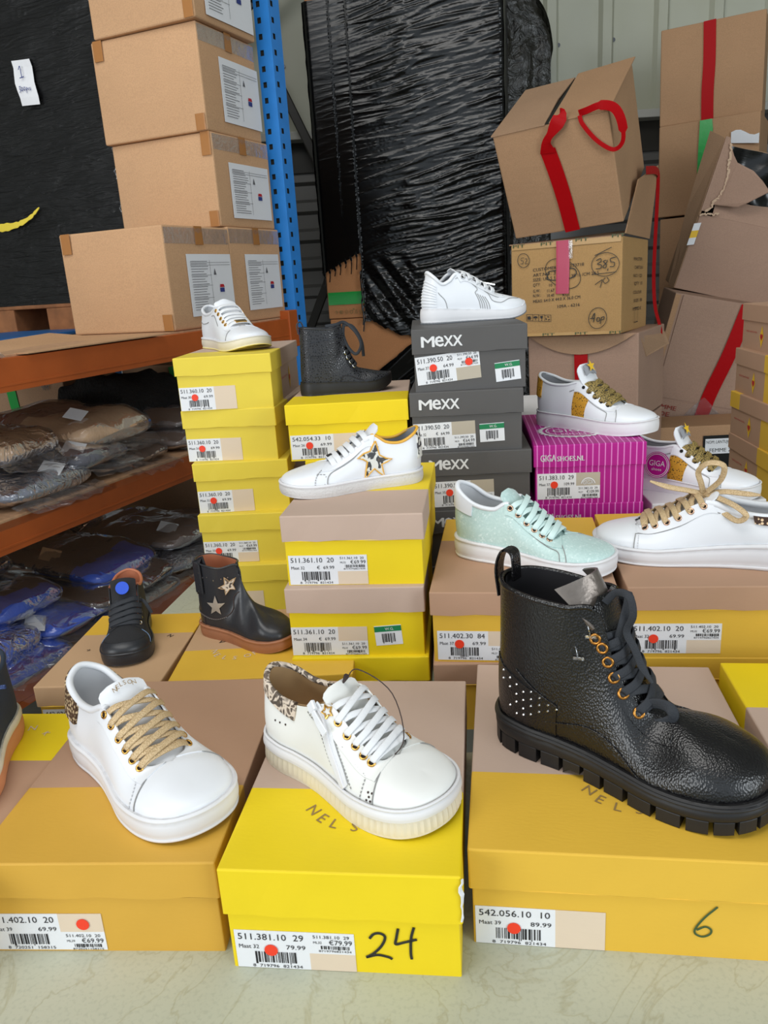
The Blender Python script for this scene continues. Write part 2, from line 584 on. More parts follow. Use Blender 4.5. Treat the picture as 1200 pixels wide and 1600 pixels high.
        if bevel:
            bm_ = o.modifiers.new('bevel', 'BEVEL')
            bm_.width = bevel
            bm_.segments = seg
            bm_.limit_method = 'ANGLE'
            bm_.angle_limit = R(35)
        if sub:
            sm = o.modifiers.new('sub', 'SUBSURF')
            sm.levels = sm.render_levels = sub
        if kind:
            o['kind'] = kind
        if label:
            o['label'] = label
        return o


def smooth(pts, n=6):
    P = [np.asarray(p, float) for p in pts]
    if len(P) < 3:
        return P
    P = [2 * P[0] - P[1]] + P + [2 * P[-1] - P[-2]]
    o = []
    for i in range(1, len(P) - 2):
        a, b, c, d = P[i - 1:i + 3]
        for k in range(n):
            t = k / n
            o.append(.5 * (2 * b + (c - a) * t + (2 * a - 5 * b + 4 * c - d) * t * t + (3 * b - a - 3 * c + d) * t ** 3))
    o.append(P[-2])
    return o


def thing(name, label, cat, loc=(0, 0, 0), rot=(0, 0, 0), group=None):
    o = bpy.data.objects.new(name, None)
    o.empty_display_size = 0.05
    COL.objects.link(o)
    o.location = loc
    o.rotation_euler = rot
    o['label'] = label
    o['category'] = cat
    if group:
        o['group'] = group
    return o


def tag(o, label, cat, group=None):
    o['label'] = label
    o['category'] = cat
    if group:
        o['group'] = group
    return o


def dup(root, label, loc, rot, group=None):
    r = root.copy()
    COL.objects.link(r)
    r.location, r.rotation_euler = loc, rot
    r['label'] = label
    if group:
        r['group'] = group
    for ch in list(root.children):
        c = ch.copy()
        COL.objects.link(c)
        c.parent = r
        for g in ch.children:
            d = g.copy()
            COL.objects.link(d)
            d.parent = c
    return r


def struct(o):
    o['kind'] = 'structure'
    return o


X, Y, Z = np.eye(3)

# ---------------------------------------------------------------- the hall
ob = MB()
ob.box(-6, 6, -4, 6.2, -0.1, 0)
struct(ob.build('floor', 'concrete'))


def ribbed(x0, x1, y, z0, z1, vertical, pitch, depth, flat):
    """trapezoid corrugated sheet standing in the plane y"""
    a0, a1 = (x0, x1) if vertical else (z0, z1)
    prof = []
    a = a0
    while a < a1:
        for da, dy in ((0, 0), (flat, 0), (flat + .02, -depth), (flat + .07, -depth), (flat + .09, 0)):
            if a + da <= a1:
                prof.append((a + da, dy))
        a += pitch
    prof.append((a1, 0))
    m = MB()
    if vertical:
        m.slab([[(p, y + d, z0) for p, d in prof], [(p, y + d, z1) for p, d in prof]], .004)
    else:
        m.slab([[(x0, y + d, p) for p, d in prof], [(x1, y + d, p) for p, d in prof]], .004)
    return m


ob = ribbed(-6, 6, 5.25, 2.2, 5.0, True, 0.33, 0.035, 0.2)
wall = struct(ob.build('wall_back', 'sheet'))
sc_ = MB()
sc_.disc((0, 0, 0), (0, -1, 0), .012, .006, 0, 10)
scr = sc_.build('screw', 'steel', wall)
scr.location = (1.22, 5.245, 2.62)
for sx, sz in ((0.89, 2.62), (1.55, 2.63), (1.88, 2.64), (0.56, 2.61), (1.22, 2.95), (1.55, 2.96), (-0.43, 2.6)):
    q = scr.copy()
    COL.objects.link(q)
    q.parent = wall
    q.location = (sx, 5.245, sz)
ob = MB()
ob.box(-6, 6, 5.08, 5.3, 2.17, 2.215)
struct(ob.build('trim_1', 'white_paint', bevel=.004))
ob = MB()
ob.box(-6, 6, 5.2, 5.3, 2.0, 2.17)
struct(ob.build('trim_2', 'rack_dark'))
ob = ribbed(-6, 6, 5.25, 0, 2.02, False, 0.17, 0.03, 0.06)
struct(ob.build('wall_back_lower', 'sheet_grey'))
ob = MB()
ob.box(-6.1, -6, -4, 6.2, 0, 5)
struct(ob.build('wall_left', 'white_paint'))
ob = MB()
ob.box(6, 6.1, -4, 6.2, 0, 5)
struct(ob.build('wall_right', 'white_paint'))
ob = MB()
ob.box(-6.1, 6.1, -4, 6.2, 5, 5.1)
struct(ob.build('ceiling', 'white_paint'))

# ---------------------------------------------------------------- display tables
t = thing('display_table', 'long grey-green topped table carrying the front rows of shoe boxes', 'table', (0.2, 0.6, 0))
ob = MB()
ob.box(-1.2, 1.2, -.3, .28, .72, .75)
ob.build('tabletop', 'tabletop', t, bevel=.003)
for sx in (-1.1, 1.1):
    for sy in (-.25, .22):
        ob = MB()
        ob.box(sx - .02, sx + .02, sy - .02, sy + .02, 0, .72)
        ob.build('leg', 'steel', t)
t = thing('display_table', 'grey-green topped table under the rear stacks of shoe boxes, bare corner by the rack', 'table', (0.35, 1.4, 0), (0, 0, R(-10)))
ob = MB()
ob.box(-.785, 1.0, -.34, .65, .719, .749)
ob.build('tabletop', 'tabletop', t, bevel=.003)
for sx in (-.7, .9):
    for sy in (-.3, .6):
        ob = MB()
        ob.box(sx - .02, sx + .02, sy - .02, sy + .02, 0, .719)
        ob.build('leg', 'steel', t)

# ---------------------------------------------------------------- shoe boxes
LW, LH = .105, .042


def make_label(par, x0, z0, y, num, size, price, style, seed, dot=True, dot2=False, h=LH, code='8719796821434', tilt=0, w=LW, wsplit=.62, grey=False, dot_at=None):
    """paper price label on the front panel at plane y (front is -y)"""
    ca, sa = math.cos(tilt), math.sin(tilt)
    u = np.array([ca, 0, sa])
    v = np.array([-sa, 0, ca])
    o = np.array([x0, y, z0])
    P = lambda a, b, lift=0: o + u * a * w + v * b * h - Y * lift
    card = MB()

    def rect(a0, b0, a1, b1, m, lift):
        c = [P(a0, b0), P(a1, b0), P(a1, b1), P(a0, b1)]
        d = [p - Y * lift for p in c]
        card.add(c + d, [(4, 5, 6, 7), (0, 1, 5, 4), (1, 2, 6, 5), (2, 3, 7, 6), (3, 0, 4, 7)], m)
    rect(0, 0, wsplit, 1, 0, .0005)
    if style == 'plain':
        rect(wsplit, 0, 1, 1, 1, .0005)
    elif style == 'top':
        rect(wsplit, .45, 1, 1, 0, .0005)
        rect(wsplit, 0, 1, .45, 1, .0005)
    else:
        rect(wsplit, 0, 1, .5, 0, .0005)
        rect(wsplit, .5, 1, 1, 1, .0005)
    L = card.build('label', ['label', 'label_grey' if grey else 'label_beige'], par)
    pr = MB()
    e = .0009
    pr.text(num, P(.03, .76, e), u, v, .16 * h, 0, .55 * w)
    pr.text('Maat %s' % size, P(.03, .53, e), u, v, .10 * h, 0, .17 * w)
    pr.text(('\u20ac  ' if not dot else '') + price, P(.36 if not dot else .43, .53, e), u, v, .11 * h, 0, (.22 if not dot else .16) * w)
    pr.text(code[0] + '  ' + code[1:7] + '  ' + code[7:], P(.13, .03, e), u, v, .075 * h, 0, .42 * w)
    if style != 'plain':
        b = .5 if style == 'top' else 0
        pr.text(num, P(.66, b + .36, e), u, v, .08 * h, 0, .30 * w)
        pr.text('ML%s' % size, P(.66, b + .22, e), u, v, .06 * h, 0, .07 * w)
        pr.text('\u20ac' + price, P(.79, b + .20, e), u, v, .12 * h, 0, .19 * w)
        pr.text(code, P(.70, b + .005, e), u, v, .05 * h, 0, .27 * w)
    pr.build('label_print', 'ink', L)
    bc = MB()
    bc.bars(P(.16, .12, e), u, v, .36 * w, .33 * h, 0, seed)
    if style != 'plain':
        bc.build('barcode', 'ink', L)
        bc = MB()
        b = .5 if style == 'top' else 0
        bc.bars(P(.72, b + .07, e), u, v, .25 * w, .1 * h, 0, seed + 1, 26)
    bc.build('barcode', 'ink', L)
    k_ = 0
    for on, (a, b) in ((dot, dot_at or (.27, .56)), (dot2, (.83, .62))):
        if on:
            d = MB()
            d.disc(P(a, b, .0011), -Y, .0062, .0003, 0, 20)
            d.build('price_dot', 'dot', L)
    return L


def wg_sticker(par, x0, z0, y, tilt=0, w=.037, h=.029, seed=3):
    ca, sa = math.cos(tilt), math.sin(tilt)
    u = np.array([ca, 0, sa]); v = np.array([-sa, 0, ca])
    o = np.array([x0, y, z0])
    P = lambda a, b, l=0: o + u * a * w + v * b * h - Y * l
    c = MB()
    c.add([P(0, 0, .0005), P(1, 0, .0005), P(1, 1, .0005), P(0, 1, .0005), P(0, 0), P(1, 0), P(1, 1), P(0, 1)],
          [(0, 1, 2, 3), (4, 5, 1, 0), (5, 6, 2, 1), (6, 7, 3, 2), (7, 4, 0, 3)])
    s = c.build('sticker', 'label', par, label='small white sticker with green W.G. band')
    g = MB()
    g.quad(P(0, .7, .0008), P(1, .7, .0008), P(1, .97, .0008), P(0, .97, .0008), 0)
    g.build('green_band', 'green_band', s)
    p = MB()
    p.text('W.G.', P(.4, .77, .0012), u, v, .13 * h, 0)
    p.build('sticker_print', 'ink_white', s)
    b = MB()
    b.bars(P(.25, .1, .0009), u, v, .5 * w, .5 * h, 0, seed, 18)
    b.build('barcode', 'ink', s)


def shoebox(label, x, y, z, yaw, w, d, h, lid_h=.034, body=('yellow', 'mauve'), lid=('yellow', 'mauve'), bz=.1, lz=.12, lid_back=False,
            heart=False, group=None, lid_yaw=0.0, seed=0):
    """box standing with its front panel facing -y; zones of two board colours as on the photograph's boxes"""
    rd = random.Random(seed + int(x * 1000))
    t = thing('shoe_box', label, 'shoe box', (x, y, z), (0, 0, R(yaw)), group)
    g = .003
    hw = w / 2 - g

    def shell(m, hw, y0, y1, z0, z1, cut, ma, mb, top, wob):
        ys = [y0, cut, y1]
        nx = 9
        xs = np.linspace(-hw, hw, nx)
        dz = [0] + [rd.uniform(-wob, wob) for _ in range(nx - 2)] + [0]
        dy = [0] + [rd.uniform(-wob, wob) * .6 for _ in range(nx - 2)] + [0]
        zb = [z0 + q for q in dz]
        # front
        m.grid([[(xs[i], y0 + dy[i], zb[i]), (xs[i], y0, z1)] for i in range(nx)], ma)
        m.grid([[(xs[i], y1, z1), (xs[i], y1, z0)] for i in range(nx)][::1], mb)
        for j in (0, 1):
            mm = ma if j == 0 else mb
            a, b = ys[j], ys[j + 1]
            m.quad((hw, a, z0), (hw, b, z0), (hw, b, z1), (hw, a, z1), mm)
            m.quad((-hw, b, z0), (-hw, a, z0), (-hw, a, z1), (-hw, b, z1), mm)
            if top:
                m.grid([[(xs[i], a, z1), (xs[i], b, z1)] for i in range(nx)], mm)
    m = MB()
    shell(m, hw, g, d - g, 0, h - .004, bz, 0, 1, False, 0)
    m.quad((-hw, g, 0), (-hw, d - g, 0), (hw, d - g, 0), (hw, g, 0), 0)
    bo = m.build('body', list(body), t, weld=1e-5, bevel=.0012)
    m = MB()
    cut = d - lz if lid_back else lz
    ma, mb = (0, 1) if not lid_back else (1, 0)
    shell(m, w / 2, 0, d, h - lid_h, h, cut, ma, mb, True, .0012)
    # folded rim under the skirt
    a, b, zz = w / 2, w / 2 - g * .9, h - lid_h
    m.quad((-a, 0, zz), (-b, g * .9, zz + .0015), (b, g * .9, zz + .0015), (a, 0, zz), 0)
    m.quad((-a, d, zz), (-b, d - g * .9, zz + .0015), (-b, g * .9, zz + .0015), (-a, 0, zz), 0)
    m.quad((a, 0, zz), (b, g * .9, zz + .0015), (b, d - g * .9, zz + .0015), (a, d, zz), 0)
    li = m.build('lid', list(lid), t, weld=1e-5, bevel=.0016)
    li.rotation_euler = (0, 0, R(lid_yaw))
    t['_w'], t['_h'] = w, h
    if heart:
        hy, hz = d * .62, (h - lid_h) * .5
        for sgn in (-1, 1):
            xx = sgn * (hw + .0006)
            e = MB()
            dia = [(0, -.024), (.011, 0), (0, .024), (-.011, 0)]
            pts = [(xx, hy - sgn * 0 + a, hz + b) for a, b in dia]
            e.add(pts, [(0, 1, 2, 3) if sgn > 0 else (3, 2, 1, 0)], 0)
            hp = [(xx + sgn * .0004, hy + .0075 * 16 * math.sin(q) ** 3 / 16, hz + .0085 * (13 * math.cos(q) - 5 * math.cos(2 * q) - 2 * math.cos(3 * q) - math.cos(4 * q)) / 16) for q in np.linspace(0, 2 * math.pi, 25)[:-1]]
            e.add(hp, [tuple(range(24)) if sgn < 0 else tuple(range(23, -1, -1))], 1)
            uu = Y if sgn > 0 else -Y
            e.text('nelson shoes for kids', (xx + sgn * .0004, hy - sgn * .085 + (0 if sgn > 0 else 0), hz + .006) if sgn > 0 else (xx - .0004, hy + .09, hz + .006), uu, Z, .0045, 1, .062)
            e.build('heart_print', ['yellow_print', 'red_print'], bo)
    return t, bo, li


def lid_letters(li, h, letters, mat='ink_brown'):
    """letters lying on a lid top: (char, x, y, angle deg, size)"""
    m = MB()
    for ch, a, b, an, s in letters:
        u = np.array([math.cos(R(an)), math.sin(R(an)), 0])
        v = np.array([-u[1], u[0], 0])
        m.text(ch, (a, b, h + .0006), u, v, s, 0)
    m.build('lid_print', mat, li)
YM, OM, YP = ('yellow', 'mauve'), ('ochre', 'tan'), ('yellow_pale', 'mauve')
G_ = 'yellow and brown shoe boxes set out on the tables'
T0 = .75

# --- front row
t, bo, li = shoebox('bright lemon yellow shoe box with 24 written on its front, under the white zip sneaker', -.061, .552, T0, -7.5, .214, .333, .11, .049, YM, YM, .12, .114, group=G_)
make_label(bo, -.1, .0005, .0028, '511.381.10  29', '32', '79.99', 'top', 11, w=.11, dot_at=(.3, .5))
m = MB()
rg = random.Random(2)
P = [(.107 - .0005 * i % 2, -.0008, .11 - .003 - .0042 * i) for i in range(10)]
m.ribbon([(.1068 + rg.uniform(-.001, .0012), -.0012, .109 - .004 * i) for i in range(12)], (.7, -.7, 0), [rg.uniform(.001, .0045) for _ in range(12)], .0012)
m.build('worn_edge', 'label', li, label='scuffed white board edge')
lid_letters(li, .11, [('N', -.044, .081, -44, .012), ('E', -.031, .067, -36, .012), ('L', -.017, .058, -18, .012), ('S', .004, .053, 0, .012), ('O', .021, .058, 20, .012), ('N', .036, .068, 36, .012)])
m = MB()
P0 = (.024, .0022, .015)
m.strokes([[(0, .024), (.004, .029), (.010, .030), (.014, .026), (.010, .016), (.002, .007), (-.004, .003), (.006, .006), (.016, .004), (.019, .002)],
           [(.026, .036), (.024, .026), (.023, .019), (.030, .021), (.042, .025)], [(.040, .038), (.037, .026), (.036, .010), (.0365, .003)]], P0, X, Z, 1.0, .0024, -Y)
m.build('handwriting', 'pen', bo)
t, bo, li = shoebox('ochre yellow shoe box at the front left, under the white sneaker with gold laces', -.288, .592, T0, -4.6, .232, .337, .103, .039, ('ochre_dull', 'tan'), ('ochre_dull', 'tan'), .12, .112, group=G_)
make_label(bo, -.113, .002, .0028, '511.402.10  20', '39', '69.99', 'bot', 21, dot=True, w=.112, dot_at=(.83, .72), code='8720251158315')
t, bo, li = shoebox('wide ochre shoe box with a green 6 on its front, under the big black boot', .197, .553, T0, -9.1, .288, .345, .106, .042, ('ochre', 'mauve'), ('ochre', 'mauve'), .12, .114, group=G_)
make_label(bo, -.139, .0005, .0028, '542.056.10  10', '39', '89.99', 'plain', 31, w=.116, dot_at=(.3, .46))
lid_letters(li, .106, [('\u2022', -.034, .106, -40, .008), ('N', -.037, .089, -44, .012), ('E', -.026, .073, -34, .012), ('L', -.010, .061, -18, .012), ('S', .010, .057, 0, .012)])
m = MB()
m.strokes([[(.018, .034), (.008, .022), (.001, .010), (.001, .004), (.007, .001), (.013, .004), (.014, .009), (.009, .012), (.002, .008)]], (.053, .0022, .022), X, Z, 1.0, .0018, -Y)
m.build('handwriting', 'pen_green', bo)
t, bo, li = shoebox('brown shoe box with a yellow rear stripe at the far left, under the navy shoe', -.535, .565, T0, -6, .25, .315, .1, .036, ('ochre', 'tan'), ('yellow', 'tan'), .1, .1, True, group=G_)
lid_letters(li, .1, [('N', .07, .222, 160, .010), ('E', .055, .214, 180, .010)], 'ink')
lid_letters(li, .1, [('S', .035, .255, 60, .010), ('O', .046, .268, 40, .010), ('N', .060, .275, 10, .010), ('K', .082, .268, -40, .008)], 'label_beige')
t, bo, li = shoebox('shoe box with yellow rear and brown front lid, right of the boot box', .494, .539, T0, -8.7, .28, .3, .119, .04, ('yellow', 'mauve'), ('yellow', 'mauve'), .1, .104, True, group=G_)

# --- second row
t, bo, li = shoebox('brown lidded shoe box with yellow stripe along its back, under the navy high-top', -.403, .943, T0, -4.6, .175, .233, .096, .03, OM, ('ochre', 'kraft'), .08, .074, True, group=G_)
make_label(bo, -.082, .018, .0028, '442.026.10  20', '25', '59.99', 'plain', 41, dot=False)
lid_letters(li, .096, [('N', .06, .15, 150, .008), ('K', -.055, .11, 200, .006)], 'ink')
t, bo, li = shoebox('flat yellow fronted shoe box under the dark ankle boot with silver stars', -.18, .934, T0, -1.8, .25, .226, .097, .03, YM, ('ochre', 'kraft'), .08, .091, group=G_)
lid_letters(li, .097, [('Z', -.079, .112, 15, .011), ('K', -.058, .107, 8, .007), ('I', -.049, .107, 4, .007), ('D', -.045, .107, 0, .007), ('S', -.037, .107, 0, .007)], 'ink')
lid_letters(li, .097, [('N', -.085, .085, -60, .010), ('E', -.078, .07, -40, .010), ('L', -.064, .06, -20, .010), ('S', -.048, .056, 0, .010), ('O', -.032, .06, 15, .010), ('N', -.018, .068, 35, .010)], 'label_beige')

# three boxes under the star sneaker
shoebox('bottom box of the three below the star sneaker, only its yellow lid edge showing', -.046, .966, T0, -6.1, .19, .289, .101, .036, YM, YM, .1, .2, group=G_)
t, bo, li = shoebox('middle box of the three below the star sneaker, with a W.G. sticker', -.048, .971, T0 + .101, -6.6, .19, .288, .101, .036, ('yellow', 'yellow'), ('yellow', 'mauve'), .1, .17, True, group=G_)
make_label(bo, -.0915, .001, .0028, '511.361.10  20', '34', '69.99', 'bot', 51, dot=False, w=.106)
wg_sticker(bo, .026, .014, .0028, R(4))
t, bo, li = shoebox('topmost brown lidded box carrying the white sneaker with the leopard star', -.045, .98, T0 + .202, -7.8, .192, .287, .1, .036, ('yellow', 'yellow'), ('yellow', 'mauve'), .1, .17, True, group=G_)
make_label(bo, -.09, .001, .0028, '511.361.10  20', '32', '69.99', 'top', 52, dot=False, w=.108)

# --- boxes below the mint and white sneakers
shoebox('brown lidded shoe box hidden under the box below the mint sneaker', .172, .921, T0, -5.5, .24, .317, .101, .031, OM, ('ochre', 'tan'), .12, .11, True, group=G_)
t, bo, li = shoebox('brown lidded ochre shoe box carrying the mint glitter sneaker', .17, .919, T0 + .101, -9.5, .24, .317, .101, .032, OM, ('ochre', 'tan'), .12, .112, True, group=G_)
make_label(bo, -.112, .003, .0028, '511.402.30  84', '37', '69.99', 'bot', 61, w=.108)
shoebox('ochre lidded shoe box below the box of the low white gold-laced sneaker', .447, .898, T0, -8, .29, .317, .101, .031, OM, OM, .12, .12, group=G_)
t, bo, li = shoebox('brown lidded ochre shoe box carrying the white sneaker with loose gold bow', .446, .896, T0 + .101, -8.2, .288, .317, .1, .032, OM, ('ochre', 'tan'), .12, .112, True, group=G_)
make_label(bo, -.137, .006, .0028, '511.402.10  20', '32', '69.99', 'top', 62, w=.112, dot_at=(.25, .5))

# --- tall yellow stack
ys = [(-.2580, 1.378, -4.0), (-.261, 1.393, -4.6), (-.261, 1.407, -1.5), (-.274, 1.418, -7.5), (-.273, 1.414, -4.0)]
yl = [None, ('33', 'top', True), ('32', 'plain', True), ('31', 'plain', True), ('30', 'plain', True)]
yn = ['fifth and lowest box of the tall yellow stack, behind the star ankle boot', 'fourth box from the top of the tall yellow stack, just above the star ankle boot',
      'third box from the top of the tall yellow stack, standing wider to the right', 'second box from the top of the tall yellow stack', 'top box of the tall yellow stack, under the small white gold-buckled sneaker']
for i, (x, y, a) in enumerate(ys):
    t, bo, li = shoebox(yn[i], x, y, T0 + i * .0965, a, .178, .298, .0965, .033, YP, YP, .1, .1, group=G_, heart=i > 2)
    if yl[i]:
        make_label(bo, -.085, .001, .0028, '511.360.10  20', yl[i][0], '69.99', yl[i][1], 70 + i, w=.104)
    else:
        make_label(bo, -.085, .001, .0028, '511.360.10  20', '34', '69.99', 'plain', 70, w=.104, dot=False)

# --- stack below the black leopard boot
bn = ['lowest yellow box of the stack behind the star sneaker', 'second yellow box up in the stack behind the star sneaker', 'yellow box right below the leopard boot box, mostly hidden by the star sneaker']
for i in range(3):
    shoebox(bn[i], -.047 + .008 * i, 1.316 - .003 * i, T0 + i * .101, -3.8, .2, .256, .101, .034, ('yellow', 'mauve'), ('yellow', 'mauve'), .1, .1, group=G_)
t, bo, li = shoebox('yellow shoe box carrying the small black leopard ankle boot', -.053, 1.31, T0 + .303, -3.8, .21, .256, .098, .035, ('yellow', 'mauve'), ('yellow', 'mauve'), .1, .1, group=G_)
make_label(bo, -.1, .003, .0028, '542.054.33  10', '26', '69.99', 'plain', 81, w=.12)

# --- slate grey stack
SG = ('slate', 'slate')
mn = ['lowest slate grey shoe box of the grey stack', 'fourth slate grey shoe box from the top, mostly hidden behind brown boxes', 'third slate grey shoe box from the top with one red price dot',
      'second slate grey shoe box from the top, with a sticker but no red dot', 'top slate grey shoe box with two red price dots, under the white grey-stitched runner']
mp = [(.160, 1.284, -4.9), (.160, 1.284, -4.9), (.160, 1.284, -5.2), (.148, 1.290, -6.5), (.157, 1.2955, -3.5)]
for i, (x, y, a) in enumerate(mp):
    t, bo, li = shoebox(mn[i], x, y, T0 + i * .1027, a, .189, .3, .1025, .04, SG, SG, .1, .1, group='slate grey shoe boxes in one stack')
    z = .1025 - .04 + .011
    q = MB()
    x0 = -.079
    for ch, dx, hh, ww in (('M', 0, .0165, .021), ('e', .0225, .0165, .0135), ('X', .037, .0165, .0145), ('X', .052, .0165, .0145)):
        V, F, mx_ = text_data(ch)
        sx, sy = ww / mx_[0], hh / mx_[1]
        for off in ((0, 0), (.0007, 0), (.0014, 0), (.0004, .0004), (.0010, -.0004)):
            q.add([(x0 + dx + p[0] * sx + off[0], -.0006 - .00002 * off[0] * 1e4, z + p[1] * sy + off[1]) for p in V], F, 0)
    q.build('lid_print', 'ink_white', li)
    if i == 4:
        make_label(bo, -.087, .011, .0028, '511.390.50  20', '37', '64.99', 'top', 91, dot2=True, w=.106, h=.046, tilt=R(4.5), grey=True)
        wg_sticker(bo, .043, .010, .0028, R(5), w=.041, h=.031)
    if i == 3:
        make_label(bo, -.089, .004, .0028, '511.390.50  20', '32', '64.99', 'bot', 92, dot=False, w=.104, h=.045, tilt=R(1.5), grey=True)
        wg_sticker(bo, .022, .014, .0028, R(2), w=.041, h=.031)
    if i == 2:
        make_label(bo, -.073, .006, .0028, '511.390.50  20', '35', '64.99', 'bot', 93, w=.104, h=.045, tilt=R(1), grey=True)

# --- magenta stack
MG = ('magenta', 'magenta')


def giga_print(li, h, lid_h, mat='ink_white', x0=-.081, sc=1.0, y=-.0006):
    q = MB()
    z = h - lid_h + .010
    for dx in (0, .0004):
        q.text('GIGA', (x0 + dx, y, z), X, Z, .0115 * sc, 0, .0255 * sc)
        q.text('SHOES.NL', (x0 + dx + .0275 * sc, y, z), X, Z, .0085 * sc, 0, .045 * sc)
    q.build('lid_print', mat, li)


gn = ['bottom magenta striped shoe box of the magenta stack', 'middle magenta striped shoe box, only its lid edge showing', 'top magenta striped shoe box under the white sneaker with mustard spotted stripe']
for i in range(3):
    t, bo, li = shoebox(gn[i], .345 + .0016 * i, 1.266 - .002 * i, T0 + .105 * i, -6.7, .184, .3, .105 if i < 2 else .1035, .038, MG, MG, .1, .1, group='magenta shoe boxes in one stack')
    giga_print(li, .105 if i < 2 else .1035, .038)
    if i == 2:
        make_label(bo, -.086, .009, .0028, '511.383.10  29', '37', '109.99', 'bot', 95, w=.104, h=.045, grey=True)
        b_ = MB()
        rr = .0085
        cx, cz = -.086 + .104 * .81, .009 + .045 * .54
        for r0, r1 in ((.0105, .0122), (.0082, .0088)):
            pts = [(cx + r * math.cos(a), .0014, cz + r * math.sin(a)) for a in np.linspace(.15, math.pi - .15, 20) for r in (r0, r1)]
            b_.add(pts, [(2 * q + 1, 2 * q, 2 * q + 2, 2 * q + 3) for q in range(19)], 0)
        b_.text('GIGA', (cx - .009, .0014, cz + .0005), X, Z, .0065, 0, .018)
        b_.build('label_emblem', 'label', bo)
        q = MB()
        ec = np.array([-.015, .115, .1042])
        for r0, r1, n in ((.052, .058, 0), (.044, .0465, 0)):
            A = np.linspace(0, 2 * math.pi, 49)
            pts = [(ec[0] + r * math.cos(a), ec[1] + r * math.sin(a), ec[2]) for a in A for r in (r0, r1)]
            q.add(pts, [(2 * i_, 2 * i_ + 1, 2 * i_ + 3, 2 * i_ + 2) for i_ in range(48)], 0)
        for a in np.linspace(0, 2 * math.pi, 33)[:-1]:
            c0 = ec + .058 * np.array([math.cos(a), math.sin(a), 0])
            e0 = np.array([math.cos(a), math.sin(a), 0]); e1 = np.array([-math.sin(a), math.cos(a), 0])
            q.add([c0 - e1 * .004, c0 + e0 * .005, c0 + e1 * .004], [(0, 1, 2)], 0)
        q.text('GIGA', (ec[0] - .034, ec[1] - .01, ec[2]), X, Y, .022, 0, .068)
        q.text('SHOES', (ec[0] - .022, ec[1] - .034, ec[2]), X, Y, .010, 0, .044)
        q.build('lid_emblem', 'ink_white', li)
WH = ('white_card', 'white_card')
for i in range(2):
    t, bo, li = shoebox(['lower white shoe box to the right of the magenta stack', 'white lettered shoe box under the second mustard striped sneaker with a round pink tag'][i], .553, 1.262, T0 + .1 * i, -4, .19, .3, .1, .036, WH, WH, .1, .1, group='white shoe boxes')
    giga_print(li, .1, .036, 'ink_pale', -.085, .85)
for i in range(3):
    shoebox(['bottom white shoe box of the stack behind the magenta boxes', 'middle white shoe box of the stack behind the magenta boxes', 'topmost white shoe box behind the magenta boxes, its lid peeping out'][i], .31, 1.572, T0 + .1033 * i, -6, .185, .28, .1033, .038, WH, WH, .1, .1, group='white shoe boxes')

# --- right hand stack with hearts
rn = ['bottom box of the heart printed stack at the right edge', 'fourth box from the top of the heart printed stack at the right edge', 'third box from the top of the heart printed right stack, lid with yellow rear corner',
      'second box from the top of the heart printed stack at the right edge', 'top box of the heart printed stack at the right edge']
rx = [(.900, 1.50, -5), (.896, 1.497, -5.7), (.899, 1.500, -5), (.899, 1.502, -6.2), (.914, 1.508, -5.7)]
for i, (x, y, a) in enumerate(rx):
    shoebox(rn[i], x, y, T0 + i * .0985, a, .19, .31, .0985, .036, ('ochre', 'tan'), ('ochre', 'tan'), .13, .06 if i == 2 else .13, i == 2, heart=True, group=G_)


# ---------------------------------------------------------------- cartons
def carton(label, loc, rot, w, d, h, mat='carton', group=None, name='carton', bulge=.006, seam=True, n=7):
    t = thing(name, label, 'carton', loc, rot, group)
    m = MB()
    rd = random.Random(int(abs(loc[0]) * 999 + abs(loc[2]) * 77))
    xs = np.linspace(-w / 2, w / 2, n)
    zs = np.linspace(0, h, n)

    def bl(a, b):
        return bulge * (1 - (2 * a - 1) ** 2) * (1 - (2 * b - 1) ** 2) + 0
    ph = rd.random() * 9
    def ns(a, b, c):
        return .0015 * math.sin(7 * a + ph) * math.sin(6 * b + c)
    A = np.linspace(0, 1, n)
    m.grid([[(-w / 2 + w * a, -bl(a, b) + ns(a, b, 1) * (a * (1 - a) * b * (1 - b) * 16), h * b) for b in A] for a in A], 0)
    m.grid([[(w / 2 - w * a, d + bl(a, b), h * b) for b in A] for a in A], 0)
    m.grid([[(w / 2 + bl(a, b) * .7, d * a, h * b) for b in A] for a in A], 0)
    m.grid([[(-w / 2 - bl(a, b) * .7, d - d * a, h * b) for b in A] for a in A], 0)
    m.grid([[(-w / 2 + w * a, d * b, h) for b in A] for a in A], 0)
    m.grid([[(-w / 2 + w * a, d - d * b, 0) for b in A] for a in A], 0)
    bo = m.build('board', mat, t, weld=1e-5, bevel=.005)
    return t, bo


def flap(t, pts, th, mat, name='flap', axis=None, label=None):
    """a board panel from corner points (n-gon), thickness th along its normal"""
    P = np.asarray(pts, float)
    nr = np.cross(P[1] - P[0], P[2] - P[0])
    nr /= np.linalg.norm(nr)
    n = len(P)
    m = MB()
    m.add(list(P) + list(P - nr * th), [tuple(range(n)), tuple(range(2 * n - 1, n - 1, -1))] + [(i, n + i, n + (i + 1) % n, (i + 1) % n) for i in range(n)], 0)
    return m.build(name, mat, t, label=label)


def strip(t, pts, ups, w, mat, name='tape', th=.0012, label=None):
    m = MB()
    m.ribbon(smooth(pts, 6), ups, w, th, 0)
    return m.build(name, mat, t, smooth_=False, label=label)


# pallet rack: t along the beams, s inwards from the front plane
TH = R(24)
RN = np.array([-math.cos(TH), math.sin(TH), 0])
RD = np.array([math.sin(TH), math.cos(TH), 0])


def rk(t, s, z):
    p = RN * (1.5 + s) + RD * t
    return (p[0], p[1], z)


YR = -24
rack = thing('pallet_rack', 'blue and orange steel pallet rack along the left side of the hall', 'rack', rk(0, 0, 0), (0, 0, R(YR)))
